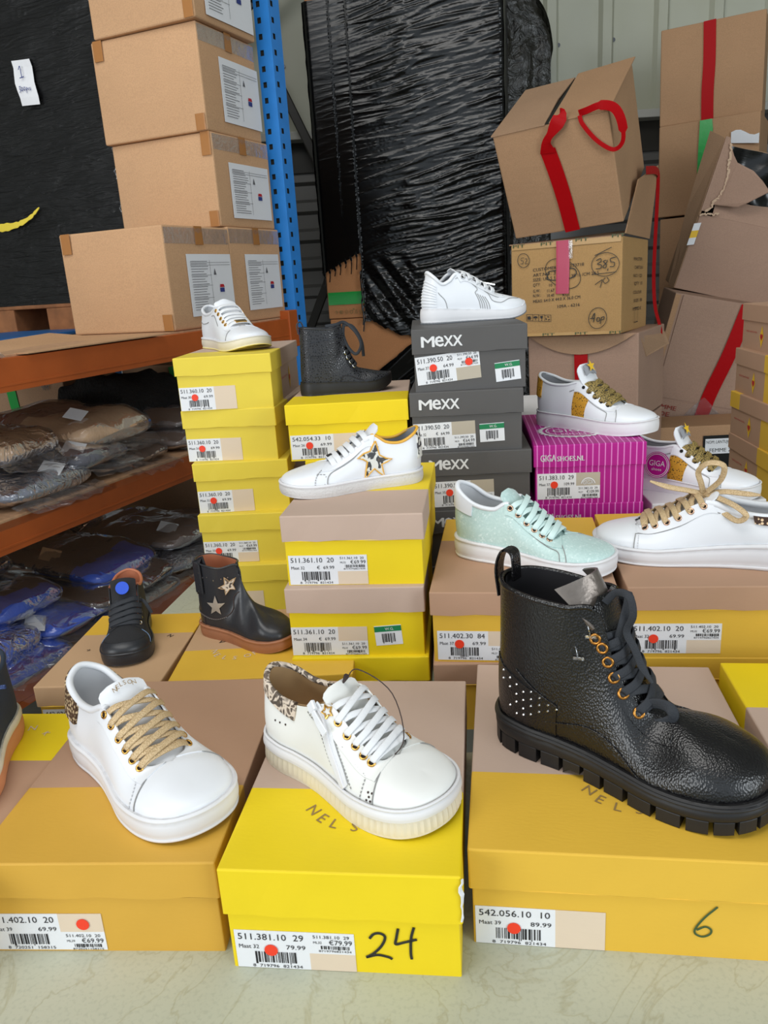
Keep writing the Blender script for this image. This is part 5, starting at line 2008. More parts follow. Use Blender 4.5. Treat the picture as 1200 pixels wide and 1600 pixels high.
def stitches(s, paths, mat='thread_white', w=.0009, off=.0008, seg=.0035, parent=None):
    m = MB()
    for pts in paths:
        P, N_ = s.path(pts, off)
        P = np.array(P)
        d = np.r_[0, np.cumsum(np.linalg.norm(np.diff(P, axis=0), axis=1))]
        n = max(1, int(d[-1] / seg))
        for i in range(n):
            a, b = d[-1] * i / n, d[-1] * (i + .6) / n
            pa = np.array([np.interp(a, d, P[:, k_]) for k_ in range(3)])
            pb = np.array([np.interp(b, d, P[:, k_]) for k_ in range(3)])
            j = min(int(np.searchsorted(d, a)), len(N_) - 1)
            m.ribbon([pa, pb], N_[j], w, .0007)
    return m.build('stitching', mat, parent or s.up, kind='stuff')


SOLE1 = lambda m='rubber_white', line=True: [('outsole', 0, .16, -.004, -.002, m, 0), ('midsole', .16, .84, .0, .002, m, 0), ('foxing_band', .84, 1.0, .003, .0, m, 0)]

# --- white gold-laced sneaker, front left
s = Shoe('white leather sneaker with gold glitter laces and brown speckled heel, on the ochre box', 'sneaker', -.2702, .716, .8532, -45.6, .252, W=1.16, st=(.115, .105), vis=-1,
         mats=dict(eye='eye_gold', lace='lace_gold', insole='lining_white'), group='sneakers and boots on display')
s.upper()
s.sole(SOLE1())
s.inside()
s.collar(.016)
s.tongue()
EU = [4.08, 4.45, 4.82, 5.18, 5.54, 5.9]
s.eyestay(3.3, 6.2, .66)
s.eyelets(EU, .88)
s.laces(EU, .0068, .0022, t=.88, arch=.15)
s.patch('heel_tab', 7.75, 12.25, lambda a: .40 + .12 * abs(2 * a - 1), 1.0, 'woven', .0034, 30, 8, th=.005)
s.line('seam', [[(20 - 3.1, .02), (20 - 3.15, .3), (20 - 3.3, .62), (20 - 3.5, .86)], [(3.1, .02), (3.2, .4), (3.5, .86)]], .0012, .0008, 'thread_grey')
stitches(s, [[(20 - 3.35, .08), (20 - 3.4, .35), (20 - 3.8, .62), (20 - 4.8, .70), (20 - 6.2, .72)]])
m = MB()
for i, ch in enumerate('NELSON'):
    x = .345 + .004 * abs(i - 2.5)
    m.text(ch, s.loc(.432 + .003 * (abs(i - 2.5) - 1), -.046 + .017 * i, .418 - .004 * abs(i - 2.5) ** 1.3), (0, 1, 0), unit(np.array([-.62, 0, .78])), .0048)
m.build('tongue_print', 'ink_brown', s.tg)

# --- white zip sneaker
s = Shoe('white platform sneaker with side zip and leopard collar, on the lemon yellow box', 'sneaker', -.0465, .6827, .8602, -41.4, .229, W=1.24, st=(.14, .128), vis=-1,
         top=[(.885, 0, .203), (.87, 0, .208), (.83, 0, .218), (.775, 0, .234), (.735, .09, .24), (.63, .10, .31), (.49, .10, .415), (.34, .114, .365), (.18, .11, .35), (.055, .085, .39), (.0, 0, .42)],
         mats=dict(upper='leather_offwhite', lining='lining_tan', eye='eye_gold', lace='lace_white', insole='lining_tan', tongue='leather_offwhite'), group='sneakers and boots on display')
s.upper()
s.sole([('outsole', 0, .66, .004, -.004, 'rubber_cream', .0035), ('midsole', .62, .97, .010, -.001, 'rubber_white', 0)])
s.welt('rubber_white', 1.0, .007, .012)
s.inside()
s.collar(.014, 'leopard', 7.4)
s.patch('collar_panel', 7.3, 12.7, lambda a: .70 - .16 * abs(2 * a - 1) ** 2 + .16, 1.0, 'leopard', .0016, 36, 7, th=.002)
s.tongue(pts=[(.775, .222), (.70, .265), (.60, .325), (.50, .41), (.445, .47)], mat='leather_offwhite')
s.eyestay(3.3, 6.2, .60)
s.eyelets(EU[:-1], .86, .0042)
e0, en = s.ep(5.93, -1, .84)
m = MB()
A_ = [math.pi / 2 + i * math.pi / 5 for i in range(10)]
ax = unit(np.cross(en, Z)); ay = np.cross(en, ax)
pts = [e0 + en * .0018 + ax * (.0068 if i % 2 == 0 else .0036) * math.cos(a) + ay * (.0068 if i % 2 == 0 else .0036) * math.sin(a) for i, a in enumerate(A_)]
m.tube(pts + [pts[0]], .0011, 6)
m.build('star_eyelet', 'eye_gold', s.t)
s.laces(EU, .0066, .0016, t=.86, arch=.15)
ZP = [(20 - 6.55, .97), (20 - 6.15, .74), (20 - 5.45, .50), (20 - 4.7, .30), (20 - 4.25, .12)]
s.line('zip_tape', [ZP], .0125, .0016, 'lace_white', .0010, s.t)
s.line('zip_teeth', [ZP], .0042, .0026, 'rubber_white', .0022, s.t)
e0, en = s.ep(6.5, -1, .93)
m = MB()
tgv = unit(s.S(14.1, .64) - s.S(13.5, .93)); sdv = np.cross(en, tgv)
m.ribbon([e0 + en * .004 - tgv * .006, e0 + en * .0055 + tgv * .004], [en, en], .010, .005)
m.ribbon([e0 + en * .0065 + tgv * .002, e0 + en * .007 + tgv * .018, e0 + en * .006 + tgv * .030], en, [.005, .0085, .0085], .002)
m.build('zip_slider', 'leather_white', s.t)
s.line('seam', [[(20 - 3.1, .02), (20 - 3.15, .3), (20 - 3.3, .62), (20 - 3.5, .86)], [(3.1, .02), (3.2, .4), (3.5, .86)]], .0012, .0008, 'thread_grey')
stitches(s, [[(20 - 3.6, .05), (20 - 3.65, .35), (20 - 3.9, .58), (20 - 4.8, .64), (20 - 6.1, .66)], [(a + .28, b + .06) for a, b in ZP[1:]], [(a - .28, b - .06) for a, b in ZP[:-1]]], 'thread_grey')
m = MB()
for u, t in ((3.2, .12), (3.35, .12), (3.28, .2), (3.2, .28), (3.36, .28)) + tuple((7.6 + .25 * i, .55 - .02 * i) for i in range(3)):
    e0, en = s.ep(u, -1, t)
    m.disc(e0 + en * .0002, en, .0011, .0004, 0, 8)
m.build('perforations', 'thread_red', s.up, kind='stuff')
m = MB()
p0 = s.loc(.47, .02, .47)
m.tube(smooth([p0, p0 + np.array([.018, .0, .018]), p0 + np.array([.05, .012, -.004]), p0 + np.array([.07, 0, -.045]), p0 + np.array([.045, -.02, -.062]), p0 + np.array([.0, -.018, -.03])]), .0006, 5)
m.tube([p0 + np.array([-.004, 0, -.004]), p0 + np.array([.002, 0, .006])], [.001, .003], 6)
m.build('tag_loop', 'thread_red', s.t, label='loose brown hang tag string')

# --- mint sneaker
s = Shoe('mint green glitter sneaker with satin laces and white heel, on a brown lidded box', 'sneaker', .2035, 1.0285, .9522, -35, .231, top=[(.85, 0, .172), (.835, 0, .176), (.79, 0, .184), (.715, 0, .198), (.665, .085, .195), (.545, .10, .268), (.40, .10, .378), (.30, .112, .34), (.165, .108, .355), (.055, .085, .42), (.005, 0, .455)], st=(.13, .105), vis=-1, W=1.15,
         mats=dict(upper='mint', lace='lace_mint', eye='eye_rose', tongue='mint'), group='sneakers and boots on display')
s.upper()
s.sole(SOLE1())
s.inside()
s.collar(.015, 'leather_white')
s.tongue(pts=[(.715, .186), (.62, .226), (.52, .29), (.415, .375), (.345, .445)], mat='mint')
s.eyestay(3.3, 6.2, .64, 'mint')
s.eyelets(EU, .86)
s.laces(EU, .0078, .0016, t=.86, arch=.15, mat='lace_mint')
s.patch('heel_tab', 8.0, 12.0, lambda a: .60 + .1 * abs(2 * a - 1), 1.0, 'leather_white', .002, 24, 8, th=.003)
s.line('seam', [[(20 - 3.1, .02), (20 - 3.15, .3), (20 - 3.3, .62), (20 - 3.5, .86)], [(3.1, .02), (3.2, .4), (3.5, .86)], [(20 - 3.4, .08), (20 - 3.6, .45), (20 - 4.8, .63), (20 - 6.2, .66)]], .001, .0008, 'thread_grey')

# --- white sneaker with gold bow
s = Shoe('low white sneaker with loose gold bow and brown dotted heel, pointing left', 'sneaker', .434, 1.0085, .9512, 156.5, .281, top=[(.905, 0, .15), (.89, 0, .153), (.86, 0, .16), (.815, 0, .17), (.78, .085, .168), (.65, .10, .218), (.495, .10, .305), (.34, .112, .265), (.18, .106, .255), (.055, .08, .30), (.005, 0, .335)], st=(.14, .085), vis=1, W=1.1,
         mats=dict(lace='lace_gold', eye='eye_rose'), group='sneakers and boots on display')
s.upper()
s.sole(SOLE1())
s.inside()
s.collar(.017)
s.tongue(pts=[(.815, .158), (.73, .188), (.62, .238), (.51, .304), (.44, .365)])
s.eyestay(3.3, 6.2, .66)
s.eyelets(EU, .86, .0046)
s.laces(EU, .0082, .002, t=.86, arch=.15)
s.patch('heel_tab', 7.35, 12.65, lambda a: .42 + .34 * abs(2 * a - 1), 1.0, 'dots', .0030, 24, 8, th=.003)
s.line('seam', [[(3.1, .02), (3.15, .3), (3.2, .5)], [(3.2, .5), (3.8, .60), (4.8, .64), (6.3, .70)]], .0012, .0008, 'thread_grey')
stitches(s, [[(3.25, .04), (3.3, .3), (3.35, .5)]])
kx = s.loc(.50, .02, .325)
for nm, pts in (('lace_loop', [kx, kx + (.004, .006, .016), kx + (.008, .012, .034), kx + (-.004, .018, .047), kx + (-.022, .018, .044), kx + (-.020, .012, .024), kx + (-.004, .004, .004)]),
                ('lace_loop', [kx, kx + (-.02, .02, .0), kx + (-.04, .034, -.006), kx + (-.052, .040, -.016), kx + (-.04, .036, -.024), kx + (-.014, .016, -.010), kx]),
                ('lace_end', [kx, kx + (.02, .008, .006), kx + (.045, .016, .012), kx + (.068, .02, .020)]),
                ('lace_end', [kx, kx + (-.025, .014, .008), kx + (-.05, .02, .008), kx + (-.068, .024, .008)])):
    pts = [np.array(p, float) for p in pts]
    m = MB()
    q = smooth(pts, 6)
    ups = [(0, .75, .66)] * len(q)
    wv = np.full(len(q), .0075)
    if nm == 'lace_end':
        wv[-6:] = np.linspace(.0075, .003, 6)
    m.ribbon(q, np.array(ups), wv, .0018)
    m.build(nm, 'lace_gold', s.t, smooth_=True)

# --- white sneaker with leopard star
s = Shoe('small white sneaker with gold-edged leopard star and yellow collar piping, toe pointing left', 'sneaker', -.0436, 1.1255, 1.0522, 193.5, .211, top=[(.84, 0, .172), (.82, 0, .178), (.765, 0, .188), (.68, 0, .205), (.63, .08, .205), (.51, .095, .275), (.37, .098, .372), (.26, .108, .315), (.15, .104, .305), (.05, .08, .35), (.005, 0, .38)], st=(.095, .09), vis=1, W=1.15,
         mats=dict(lace='lace_white', eye='rubber_white', lining='lining_grey', sole='rubber_grain'), group='sneakers and boots on display')
s.upper()
s.sole([('outsole', 0, .80, .0, .002, 'rubber_grain', 0), ('foxing_band', .80, 1.0, .003, .0, 'rubber_white', 0)])
s.inside()
s.collar(.011, 'yellow_piping', 6.0, 'collar_piping')
s.tongue(pts=[(.68, .193), (.59, .235), (.49, .295), (.385, .37), (.32, .435)])
s.eyestay(3.3, 6.2, .62)
s.laces([4.4, 4.8, 5.15, 5.5, 5.85], .0085, .0022, 'bars', t=.78, arch=.15)
s.laces([4.05], .0085, .0022, 'bars', t=.80, arch=.15)
m = MB()
pm = (s.ep(4.05, 1)[0] + s.ep(4.05, -1)[0]) / 2
m.ribbon([pm + np.array([.008, 0, .007]), pm + np.array([-.012, 0, .012])], (.2, 0, 1), .012, .004)
m.build('lace_clip', 'lining_black', s.t)
s.star('star_patch', 6.35, .36, .030, 'leopard_star', .0014, .05, rim='yellow_piping')
s.patch('heel_tab', 9.1, 10.9, .3, 1.0, 'leopard_star', .002, 14, 8, th=.003)
s.line('seam', [[(3.75, .03), (3.8, .35), (4.1, .52), (5, .58), (6.5, .70)]], .0011, .0008, 'thread_grey')
stitches(s, [[(3.1, .03), (3.15, .4), (3.3, .6)], [(3.6, .03), (3.65, .4)], [(3.1, .42), (3.4, .42), (3.65, .42)]], 'thread_grey')

# --- mustard striped sneakers (two alike, told apart by what they stand on)
def mustard(label, x, y, z, yaw, pink):
    s = Shoe(label, 'sneaker', x, y, z, yaw, .236, st=(.115, .10), vis=-1, W=1.08,
             top=[(.885, 0, .17), (.87, 0, .174), (.83, 0, .184), (.765, 0, .198), (.715, .085, .20), (.60, .10, .265), (.455, .10, .355), (.32, .112, .335), (.175, .106, .335), (.055, .08, .375), (.005, 0, .40)],
             mats=dict(lace='lace_leopard', eye='hole', lining='lining_grey', sole='rubber_white'), group='white sneakers with a mustard spotted stripe')
    s.upper()
    s.sole([('outsole', 0, .93, .0, .0, 'rubber_white', 0)])
    s.welt('rubber_white', .97, .006, .012)
    s.inside()
    s.collar(.012, 'leather_white')
    s.tongue(pts=[(.765, .186), (.68, .224), (.58, .283), (.48, .37), (.425, .49)], hw=(.085, .10, .11, .11))
    pl = s.loc(.335, 0, .578)
    m = MB()
    m.slab([[s.loc(.462 - .032 * a, .065 * e, .408 + .07 * a - .018 * e * e) + np.array([.004, 0, .0035]) for e in (-1, -.5, 0, .5, 1)] for a in (0, .5, 1)][::-1], .0015)
    tp_ = m.build('tongue_patch', 'lining_grey', s.t)
    m = MB()
    c = s.loc(.448, 0, .447) + np.array([.0055, 0, .006])
    e1, e2 = Y, unit(np.array([-.40, 0, .9]))
    pts = [c + (e1 * math.cos(math.pi / 2 + i * math.pi / 5) + e2 * math.sin(math.pi / 2 + i * math.pi / 5)) * (.012 if i % 2 == 0 else .005) for i in range(10)]
    m.add(pts, [tuple(range(10))])
    m.build('tongue_star', 'yellow_print', tp_)
    s.eyestay(3.3, 6.25, .62)
    E5 = [4.15, 4.6, 5.0, 5.4, 5.75]
    s.eyelets(E5, .84, .0032, .0006, 'hole')
    s.laces(E5, .0095, .002, t=.84, arch=.15, mat='lace_leopard')
    sg = 20
    s.patch('side_stripe', sg - 6.2, sg - 5.2, .03, .60, 'mustard', .0013, 10, 12, th=.002)
    s.patch('heel_tab', 8.6, 11.4, .45, 1.0, 'mustard', .002, 20, 8, th=.003)
    s.line('seam', [[(sg - 3.7, .02), (sg - 3.75, .35), (sg - 4.0, .52), (sg - 5, .58), (sg - 6.6, .72)], [(sg - 3.05, .02), (sg - 3.1, .35), (sg - 3.3, .62)]], .0011, .0008, 'thread_grey')
    if pink:
        e0, en = s.ep(6.75, -1, .42)
        en = unit(en * np.array([1, 1, 0]) + Z * .15)
        m = MB()
        c = e0 + en * .012
        m.disc(c, en, .0235, .0012, 0, 28)
        tg_ = m.build('round_tag', 'magenta_plain', s.t, label='round pink hang tag with white emblem')
        ux = unit(np.cross(Z, en)); uy = np.cross(en, ux)
        m = MB()
        for r0, r1 in ((.0185, .0195), (.0212, .0222)):
            A = np.linspace(0, 2 * math.pi, 37)
            pts = [c + en * .0016 + (ux * math.cos(a) + uy * math.sin(a)) * r for a in A for r in (r0, r1)]
            m.add(pts, [(2 * i, 2 * i + 1, 2 * i + 3, 2 * i + 2) for i in range(36)])
        m.text('GIGA', c + en * .0016 - ux * .0145 - uy * .002, ux, uy, .0095, 0, .029)
        m.text('shoes', c + en * .0016 - ux * .009 - uy * .010, ux, uy, .005, 0, .018)
        m.build('tag_print', 'ink_white', tg_)
    return s


mustard('white sneaker with mustard spotted stripe standing on the magenta striped box', .390, 1.392, 1.0637, -49, False)
mustard('white mustard striped sneaker with a round pink tag, low on the white box', .546, 1.338, .9502, -43, True)

# --- white runner on the grey stack
s = Shoe('white running shoe with grey stitching and silver heel plate, on the slate grey stack', 'sneaker', .1852, 1.455, 1.2629, 16.3, .196, st=(.14, .09), vis=-1, W=1.05, spring=.06,
         top=[(.885, 0, .195), (.87, 0, .20), (.83, 0, .21), (.73, 0, .235), (.66, .08, .245), (.50, .095, .335), (.32, .095, .43), (.22, .11, .37), (.15, .106, .35), (.085, .085, .41), (.05, 0, .455)],
         mats=dict(eye='eye_silver', lining='lining_grey'), group='sneakers and boots on display')
s.upper()
s.sole([('outsole', 0, .14, .002, .002, 'rubber_grey', .003), ('midsole', .14, 1.0, .004, .0, 'rubber_white', 0)])
s.inside()
s.collar(.018)
s.tongue(pts=[(.73, .225), (.62, .275), (.48, .36), (.35, .435), (.29, .48)])
s.eyestay(3.3, 6.25, .66)
E5 = [4.15, 4.6, 5.05, 5.5, 5.9]
s.eyelets(E5[-1:], .82, .0045)
s.laces(E5, .0085, .002, t=.84, arch=.15)
m = MB()
pm = (s.ep(4.2, 1)[0] + s.ep(4.2, -1)[0]) / 2
m.ribbon([pm + np.array([.012, 0, .012]), pm + np.array([-.02, 0, .019])], (-.3, 0, 1), .022, .004)
m.build('lace_clip', 'eye_silver', s.t)
s.patch('toe_bumper', 18.2, 21.8, .0, lambda a: .26 - .18 * abs(2 * a - 1), 'rubber_white', .002, 20, 6, th=.003)
s.line('seam', [[(14.75 + .10 * i, .05), (14.68 + .10 * i, .22), (14.5 + .10 * i, .40)] for i in (0, 1.6, 3.2, 4.8, 6.4)] + [[(14.5, .40), (14.75, .58), (14.3, .72), (13.6, .86)], [(16.2, .34), (15.6, .36), (15.45, .58), (15.2, .66)], [(15.2, .66), (16.2, .6), (16.8, .66)], [(16.2, .34), (17.4, .5), (18.6, .56)], [(12.2, .05), (12.1, .4), (11.6, .62)]], .0009, .0007, 'thread_grey')
s.line('heel_rib', [[(8.6 + .0, .1 + .085 * i), (10, .1 + .085 * i), (11.4, .1 + .085 * i)] for i in range(9)], .002, .0012, 'leather_white', .0006)
m = MB()
pp, nn_ = s.path([(12.2, -.02), (11.75, -.02), (11.25, -.02)], .006)
m.ribbon(np.array(pp) - np.array([0, 0, .006]), nn_, .007, .003)
m.build('heel_plate', 'eye_silver', s.t, label='shiny silver plate on the heel of the sole')

# --- small white sneaker with gold buckle
s = Shoe('small white sneaker with gold lace buckle and yellowed sole, topping the tall yellow stack', 'sneaker', -.2755, 1.570, 1.2328, -57, .220, st=(.10, .09), vis=-1, W=1.12, spring=.05,
         mats=dict(lace='lace_white', eye='eye_gold'), group='sneakers and boots on display')
s.upper()
s.sole([('outsole', 0, .12, .0, .0, 'rubber_gold', 0), ('midsole', .12, .84, .0, .002, 'rubber_cream', 0), ('foxing_band', .84, 1.0, .003, 0, 'rubber_white', 0)])
s.inside()
s.collar(.016)
s.tongue()
s.eyestay(3.3, 6.2, .64)
s.eyelets([4.45, 4.8, 5.15, 5.5, 5.85], .84, .0035)
s.laces([4.45, 4.8, 5.15, 5.5, 5.85], .008, .002, 'bars', t=.84, arch=.15)
s.laces([4.1], .008, .002, 'bars', t=.84, arch=.15)
m = MB()
a_, b_ = s.ep(4.1, 1)[0], s.ep(4.1, -1)[0]
pm = (a_ + b_) / 2 + np.array([.003, 0, .009])
m.ribbon([pm + np.array([0, -.011, 0]), pm + np.array([0, .011, 0])], (.35, 0, 1), .010, .004)
m.build('lace_buckle', 'eye_gold', s.t)
s.line('seam', [[(20 - 3.1, .02), (20 - 3.15, .3), (20 - 3.5, .86)], [(20 - 5.1, .50), (20 - 6.0, .62), (20 - 6.5, .72)], [(20 - 7.1, .68), (20 - 8.2, .60), (20 - 9.4, .62)]], .0013, .0009, 'thread_grey')


# --- tall black lace boot
BT = [(.85, 0, .25), (.83, 0, .257), (.77, 0, .272), (.68, 0, .286), (.605, .07, .295), (.505, .09, .42), (.435, .10, .635), (.32, .135, .645), (.18, .14, .655), (.06, .10, .665), (.012, 0, .67)]
s = Shoe('big black pebbled leather lace boot with brass eyelets and lug sole', 'boot', .227, .680, .8562, -40, .278, BT, (.135, .11), 1.15, 'lace_boot', 'sneakers and boots on display', vis=-1, pinch=.10,
         mats=dict(upper='leather_black', lining='lining_black', lace='lace_black', eye='eye_copper', tongue='leather_black', insole='lining_black', collar='leather_black'), spring=.03)
s.upper(nt=22)
s.sole([('midsole', .42, .80, .002, .004, 'rubber_black', 0), ('welt_band', .80, .92, .008, .006, 'rubber_black', 0), ('welt_rim', .92, 1.0, .004, .0, 'rubber_black', 0)])
# lugs
m = MB()
us = np.linspace(0, 20, 29)[:-1]
for i, u in enumerate(us):
    du = 20 / 28 * .40
    ring = []
    for uu in (u - du, u - du * .3, u + du * .3, u + du):
        b = crr(s.b, uu % 20)
        db = crr(s.b, (uu + .05) % 20) - crr(s.b, (uu - .05) % 20)
        out = unit(np.array([db[1], -db[0], 0]))
        if out @ np.array([b[0] - .5, b[1] * 3, 0]) < 0:
            out = -out
        po, pi_ = b + out * .018, b - out * .05
        zb, zt = s.solebot(b[0]), s.solebot(b[0]) + (s.soletop(b[0]) - s.solebot(b[0])) * .46
        if .34 < b[0] < .42:
            zb += .02
        ring.append([(np.array([q[0] - .5, q[1], zz])) * s.L for q, zz in ((po, zb), (po, zt), (pi_, zt), (pi_, zb))])
    m.grid(np.array(ring), 0, cv=True)
    m.add(ring[0], [(0, 1, 2, 3)])
    m.add(ring[-1], [(3, 2, 1, 0)])
m.build('tread_lugs', 'rubber_black', s.t, kind='stuff', bevel=.001)
m = MB()
G = []
for x in np.linspace(.03, .97, 24):
    hw = np.interp(x, [q[0] for q in BK[::-1]], [q[1] for q in BK[::-1]]) * .8
    zb = s.solebot(x) + .02
    G.append([s.loc(x, hw * e, zb) for e in (-1, 1)])
m.slab(np.array(G), -.012)
m.build('outsole_core', 'rubber_black', s.t)
s.inside(6.0, .022, depth=.0)
s.collar(.010, 'leather_black', 6.2)
s.tongue(pts=[(.68, .275), (.60, .315), (.52, .42), (.47, .55), (.43, .68)], hw=(.07, .085, .095, .11), mat='leather_black')
m = MB()
m.slab(np.array([[s.loc(.455 - .075 * b - .10 * e * e * (.3 + .7 * b) , .118 * e, .58 + .165 * b - .05 * e * e * b) for e in np.linspace(-1, 1, 11)] for b in np.linspace(0, 1, 7)])[::-1], .003)
m.build('tongue_top', 'silver_leather', s.t, smooth_=True, label='pewter coloured tongue top')
EB = [4.3, 4.8, 5.17, 5.48, 5.77, 6.05]
s.eyestay(3.45, 6.1, .72, 'leather_black', .0016)
s.eyelets(EB, .88, .0058, .0015)
s.laces(EB, .0085, .0019, t=.88, arch=.15)
s.line('seam', [[(20 - 3.5, .62), (20 - 3.35, .74), (20 - 3.4, .92)], [(20 - 4.3, .03), (20 - 5.0, .26), (20 - 6.0, .27), (20 - 7.4, .16)], [(20 - 8.3, .56), (20 - 7.6, .44), (20 - 7.0, .36)], [(20 - 7.0, .36), (20 - 7.2, .28), (20 - 7.6, .20)]], .0022, .0016, 'leather_black')
s.patch('counter_panel', 20 - 7.0, 20 - 9.4, 0.0, lambda a: .38 + .2 * a, 'leather_black', .0012, 18, 8, th=.002)
std = [(7.0, .345), (7.25, .30), (7.25, .36), (7.5, .26), (7.5, .33), (7.5, .40), (7.75, .2), (7.75, .29), (7.75, .36), (7.75, .43), (8.0, .23), (8.0, .32), (8.0, .40), (8.25, .14), (8.25, .27), (8.25, .35), (8.25, .44), (8.0, .16), (8.5, .2), (8.5, .39), (8.5, .47), (8.8, .43), (8.8, .5)]
for u, t in std:
    e0, en = s.ep(u, -1, t)
    m = MB()
    A = np.linspace(0, 2 * math.pi, 9)[:-1]
    ax = unit(np.cross(en, Z)); ay = np.cross(en, ax)
    m.add([e0 + en * .001 + (ax * math.cos(a) + ay * math.sin(a)) * .0014 for a in A] + [e0 + en * .0024 + (ax * math.cos(a) + ay * math.sin(a)) * .0008 for a in A], [(i, (i + 1) % 8, 8 + (i + 1) % 8, 8 + i) for i in range(8)] + [tuple(range(8, 16))])
    m.build('stud', 'eye_silver', s.t)
# pull loop, loose lace ends
m = MB()
h0 = s.loc(.014, 0, .65)
m.ribbon(smooth([h0 + (-.004, 0, -.02), h0 + (-.007, 0, .01), h0 + (.0, 0, .030), h0 + (.012, 0, .028), h0 + (.014, 0, .0)]), (0.0001, 1, 0) if False else np.array([1.0, 0, .3]), .017, .003)
m.build('pull_loop', 'leather_black', s.t)
tp0 = s.ep(5.95, -1, .88)[0]
B_ = lambda x, z, y=-.05: s.loc(x, y, z)
for nm, pts, wd in (('lace_end', [B_(.44, .66, -.06), B_(.475, .70), B_(.52, .695), B_(.535, .63), B_(.515, .565), B_(.545, .51), B_(.572, .45), B_(.61, .40)], .0075),
                    ('lace_loop', [B_(.45, .66, .03), B_(.50, .67, .0), B_(.505, .60), B_(.49, .52), B_(.50, .44), B_(.515, .40), B_(.50, .47, -.02), B_(.485, .56, -.01)], .010),
                    ('lace_loop', [B_(.57, .30, -.06), B_(.62, .325), B_(.67, .325), B_(.685, .295), B_(.66, .27, -.06), B_(.61, .25, -.08)], .0105)):
    m = MB()
    q = smooth([np.array(p, float) for p in pts], 6)
    wv = np.full(len(q), wd)
    if nm == 'lace_end':
        wv[-7:] = np.linspace(wd, .003, 7)
    m.ribbon(q, np.array([.6, -.8, .1]), wv, .0018)
    m.build(nm, 'lace_black', s.t, smooth_=True)
m = MB()
for u, t in ((6.2, .88), (6.5, .76)):
    e0, en = s.ep(u, -1, t)
    m.ribbon([e0 + en * .003 + np.array([-.005, 0, -.001]), e0 + en * .003 + np.array([.006, 0, .001])], en, .003, .0016)
    m.tube([e0 + en * .003, e0 + en * .003 + np.array([-.003, 0, .012])], .0005, 4)
m.build('tag_fasteners', 'film_bright', s.t, kind='stuff')

# --- dark ankle boot with silver stars (pull-on)
ST = [(.83, 0, .25), (.80, 0, .262), (.73, 0, .288), (.645, 0, .335), (.565, 0, .42), (.515, 0, .53), (.48, 0, .70), (.37, .125, .695), (.20, .135, .705), (.07, .10, .72), (.02, 0, .725)]
s = Shoe('small dark grey pull-on ankle boot with silver and leopard stars and tan sole', 'boot', -.214, 1.06, .847, -31, .165, ST, (.125, .11), 1.12, 'ankle_boot', 'sneakers and boots on display', vis=-1, pinch=.04,
         mats=dict(upper='leather_charcoal', lining='lining_red', insole='lining_red', collar='leather_charcoal'), spring=.03)
s.c[6][1] = s.c[14][1] = 0
s.upper(nt=20)
s.sole([('outsole', 0, .82, .0, .004, 'rubber_brown', 0), ('welt_band', .82, 1.0, .012, .008, 'rubber_brown', 0)])
s.inside(6.02, .02)
s.collar(.010, 'leather_charcoal', 6.0)
s.star('star_patch', 7.25, .50, .0165, 'star_silver', .0014, .1)
s.star('star_patch', 6.55, .80, .0150, 'leopard', .0014, .4, rim='lining_tan', rimw=.0012)
s.star('star_patch', 9.3, .62, .010, 'lining_red', .0014, .0)
s.line('seam', [[(20 - 9.6, .36), (20 - 8.6, .28), (20 - 7.4, .24), (20 - 6.3, .34), (20 - 5.9, .48), (20 - 6.1, .64), (20 - 5.6, .74)], [(20 - 8.3, .04), (20 - 8.3, .26)]], .0013, .0009, 'thread_red')
stitches(s, [[(20 - 9.6, .345), (20 - 8.6, .265), (20 - 7.4, .225), (20 - 6.25, .325)]], 'thread_grey', .0007)
m = MB()
P, N_ = s.path([(20 - 8.55, 1.0), (20 - 8.5, .82), (20 - 8.45, .66)], .0022)
top = s.S(20 - 8.55, 1.0)
P = [top + np.array([.006, .006, -.01]), top + np.array([.003, .004, .008])] + list(P)
N_ = [N_[0]] * 2 + list(N_)
m.ribbon(P, N_, .018, .0025)
m.build('pull_strap', 'leather_charcoal', s.t)
for u, t in [(7.3, .88), (7.7, .9), (8.0, .88), (6.9, .9), (6.6, .9)] + [(8.3, .92), (8.75, .92), (8.3, .78), (8.75, .78), (8.5, .68), (8.7, .1), (8.7, .18)]:
    e0, en = s.ep(u, -1, t)
    m = MB()
    m.disc(e0 + en * .003, en, .0009, .0008, 0, 8)
    m.build('stud', 'eye_silver', s.t)

# --- black leopard ankle boot with strap
S2 = [(.84, 0, .21), (.82, 0, .216), (.76, 0, .232), (.675, 0, .255), (.585, .055, .30), (.51, .065, .45), (.48, .065, .71), (.38, .125, .71), (.22, .135, .72), (.07, .10, .735), (.02, 0, .74)]
s = Shoe('small black leopard embossed ankle boot with strap and laces, above the star sneaker', 'boot', -.054, 1.44, 1.151, 10, .163, S2, (.15, .12), 1.05, 'ankle_boot', 'sneakers and boots on display', vis=-1, pinch=.04,
         mats=dict(upper='black_leopard', lining='lining_black', lace='lace_black', eye='eye_silver', tongue='leather_charcoal', insole='lining_black', collar='black_leopard'), spring=.09)
s.upper(nt=20)
s.sole([('outsole', 0, 1.0, .006, .004, 'rubber_black', 0)])
m = MB()
G = []
for x in np.linspace(-.01, .27, 8):
    hw = np.interp(max(x, .01), [q[0] for q in BK[::-1]], [q[1] for q in BK[::-1]]) * 1.02 + .006
    G.append([s.loc(x, hw * e, .0) for e in (-1, 1)])
m.slab(np.array(G), -.004)
m.build('heel_block', 'rubber_black', s.t)
s.inside(6.0, .02)
s.collar(.010, 'leather_charcoal', 6.1)
s.tongue(pts=[(.675, .245), (.60, .31), (.535, .45), (.505, .62), (.485, .76)], mat='leather_charcoal', hw=(.045, .055, .065, .08))
E4 = [4.15, 4.55, 4.92, 5.25]
s.eyestay(3.5, 6.0, .72, 'black_leopard', .0012)
s.eyelets(E4, .84, .0045, .0012)
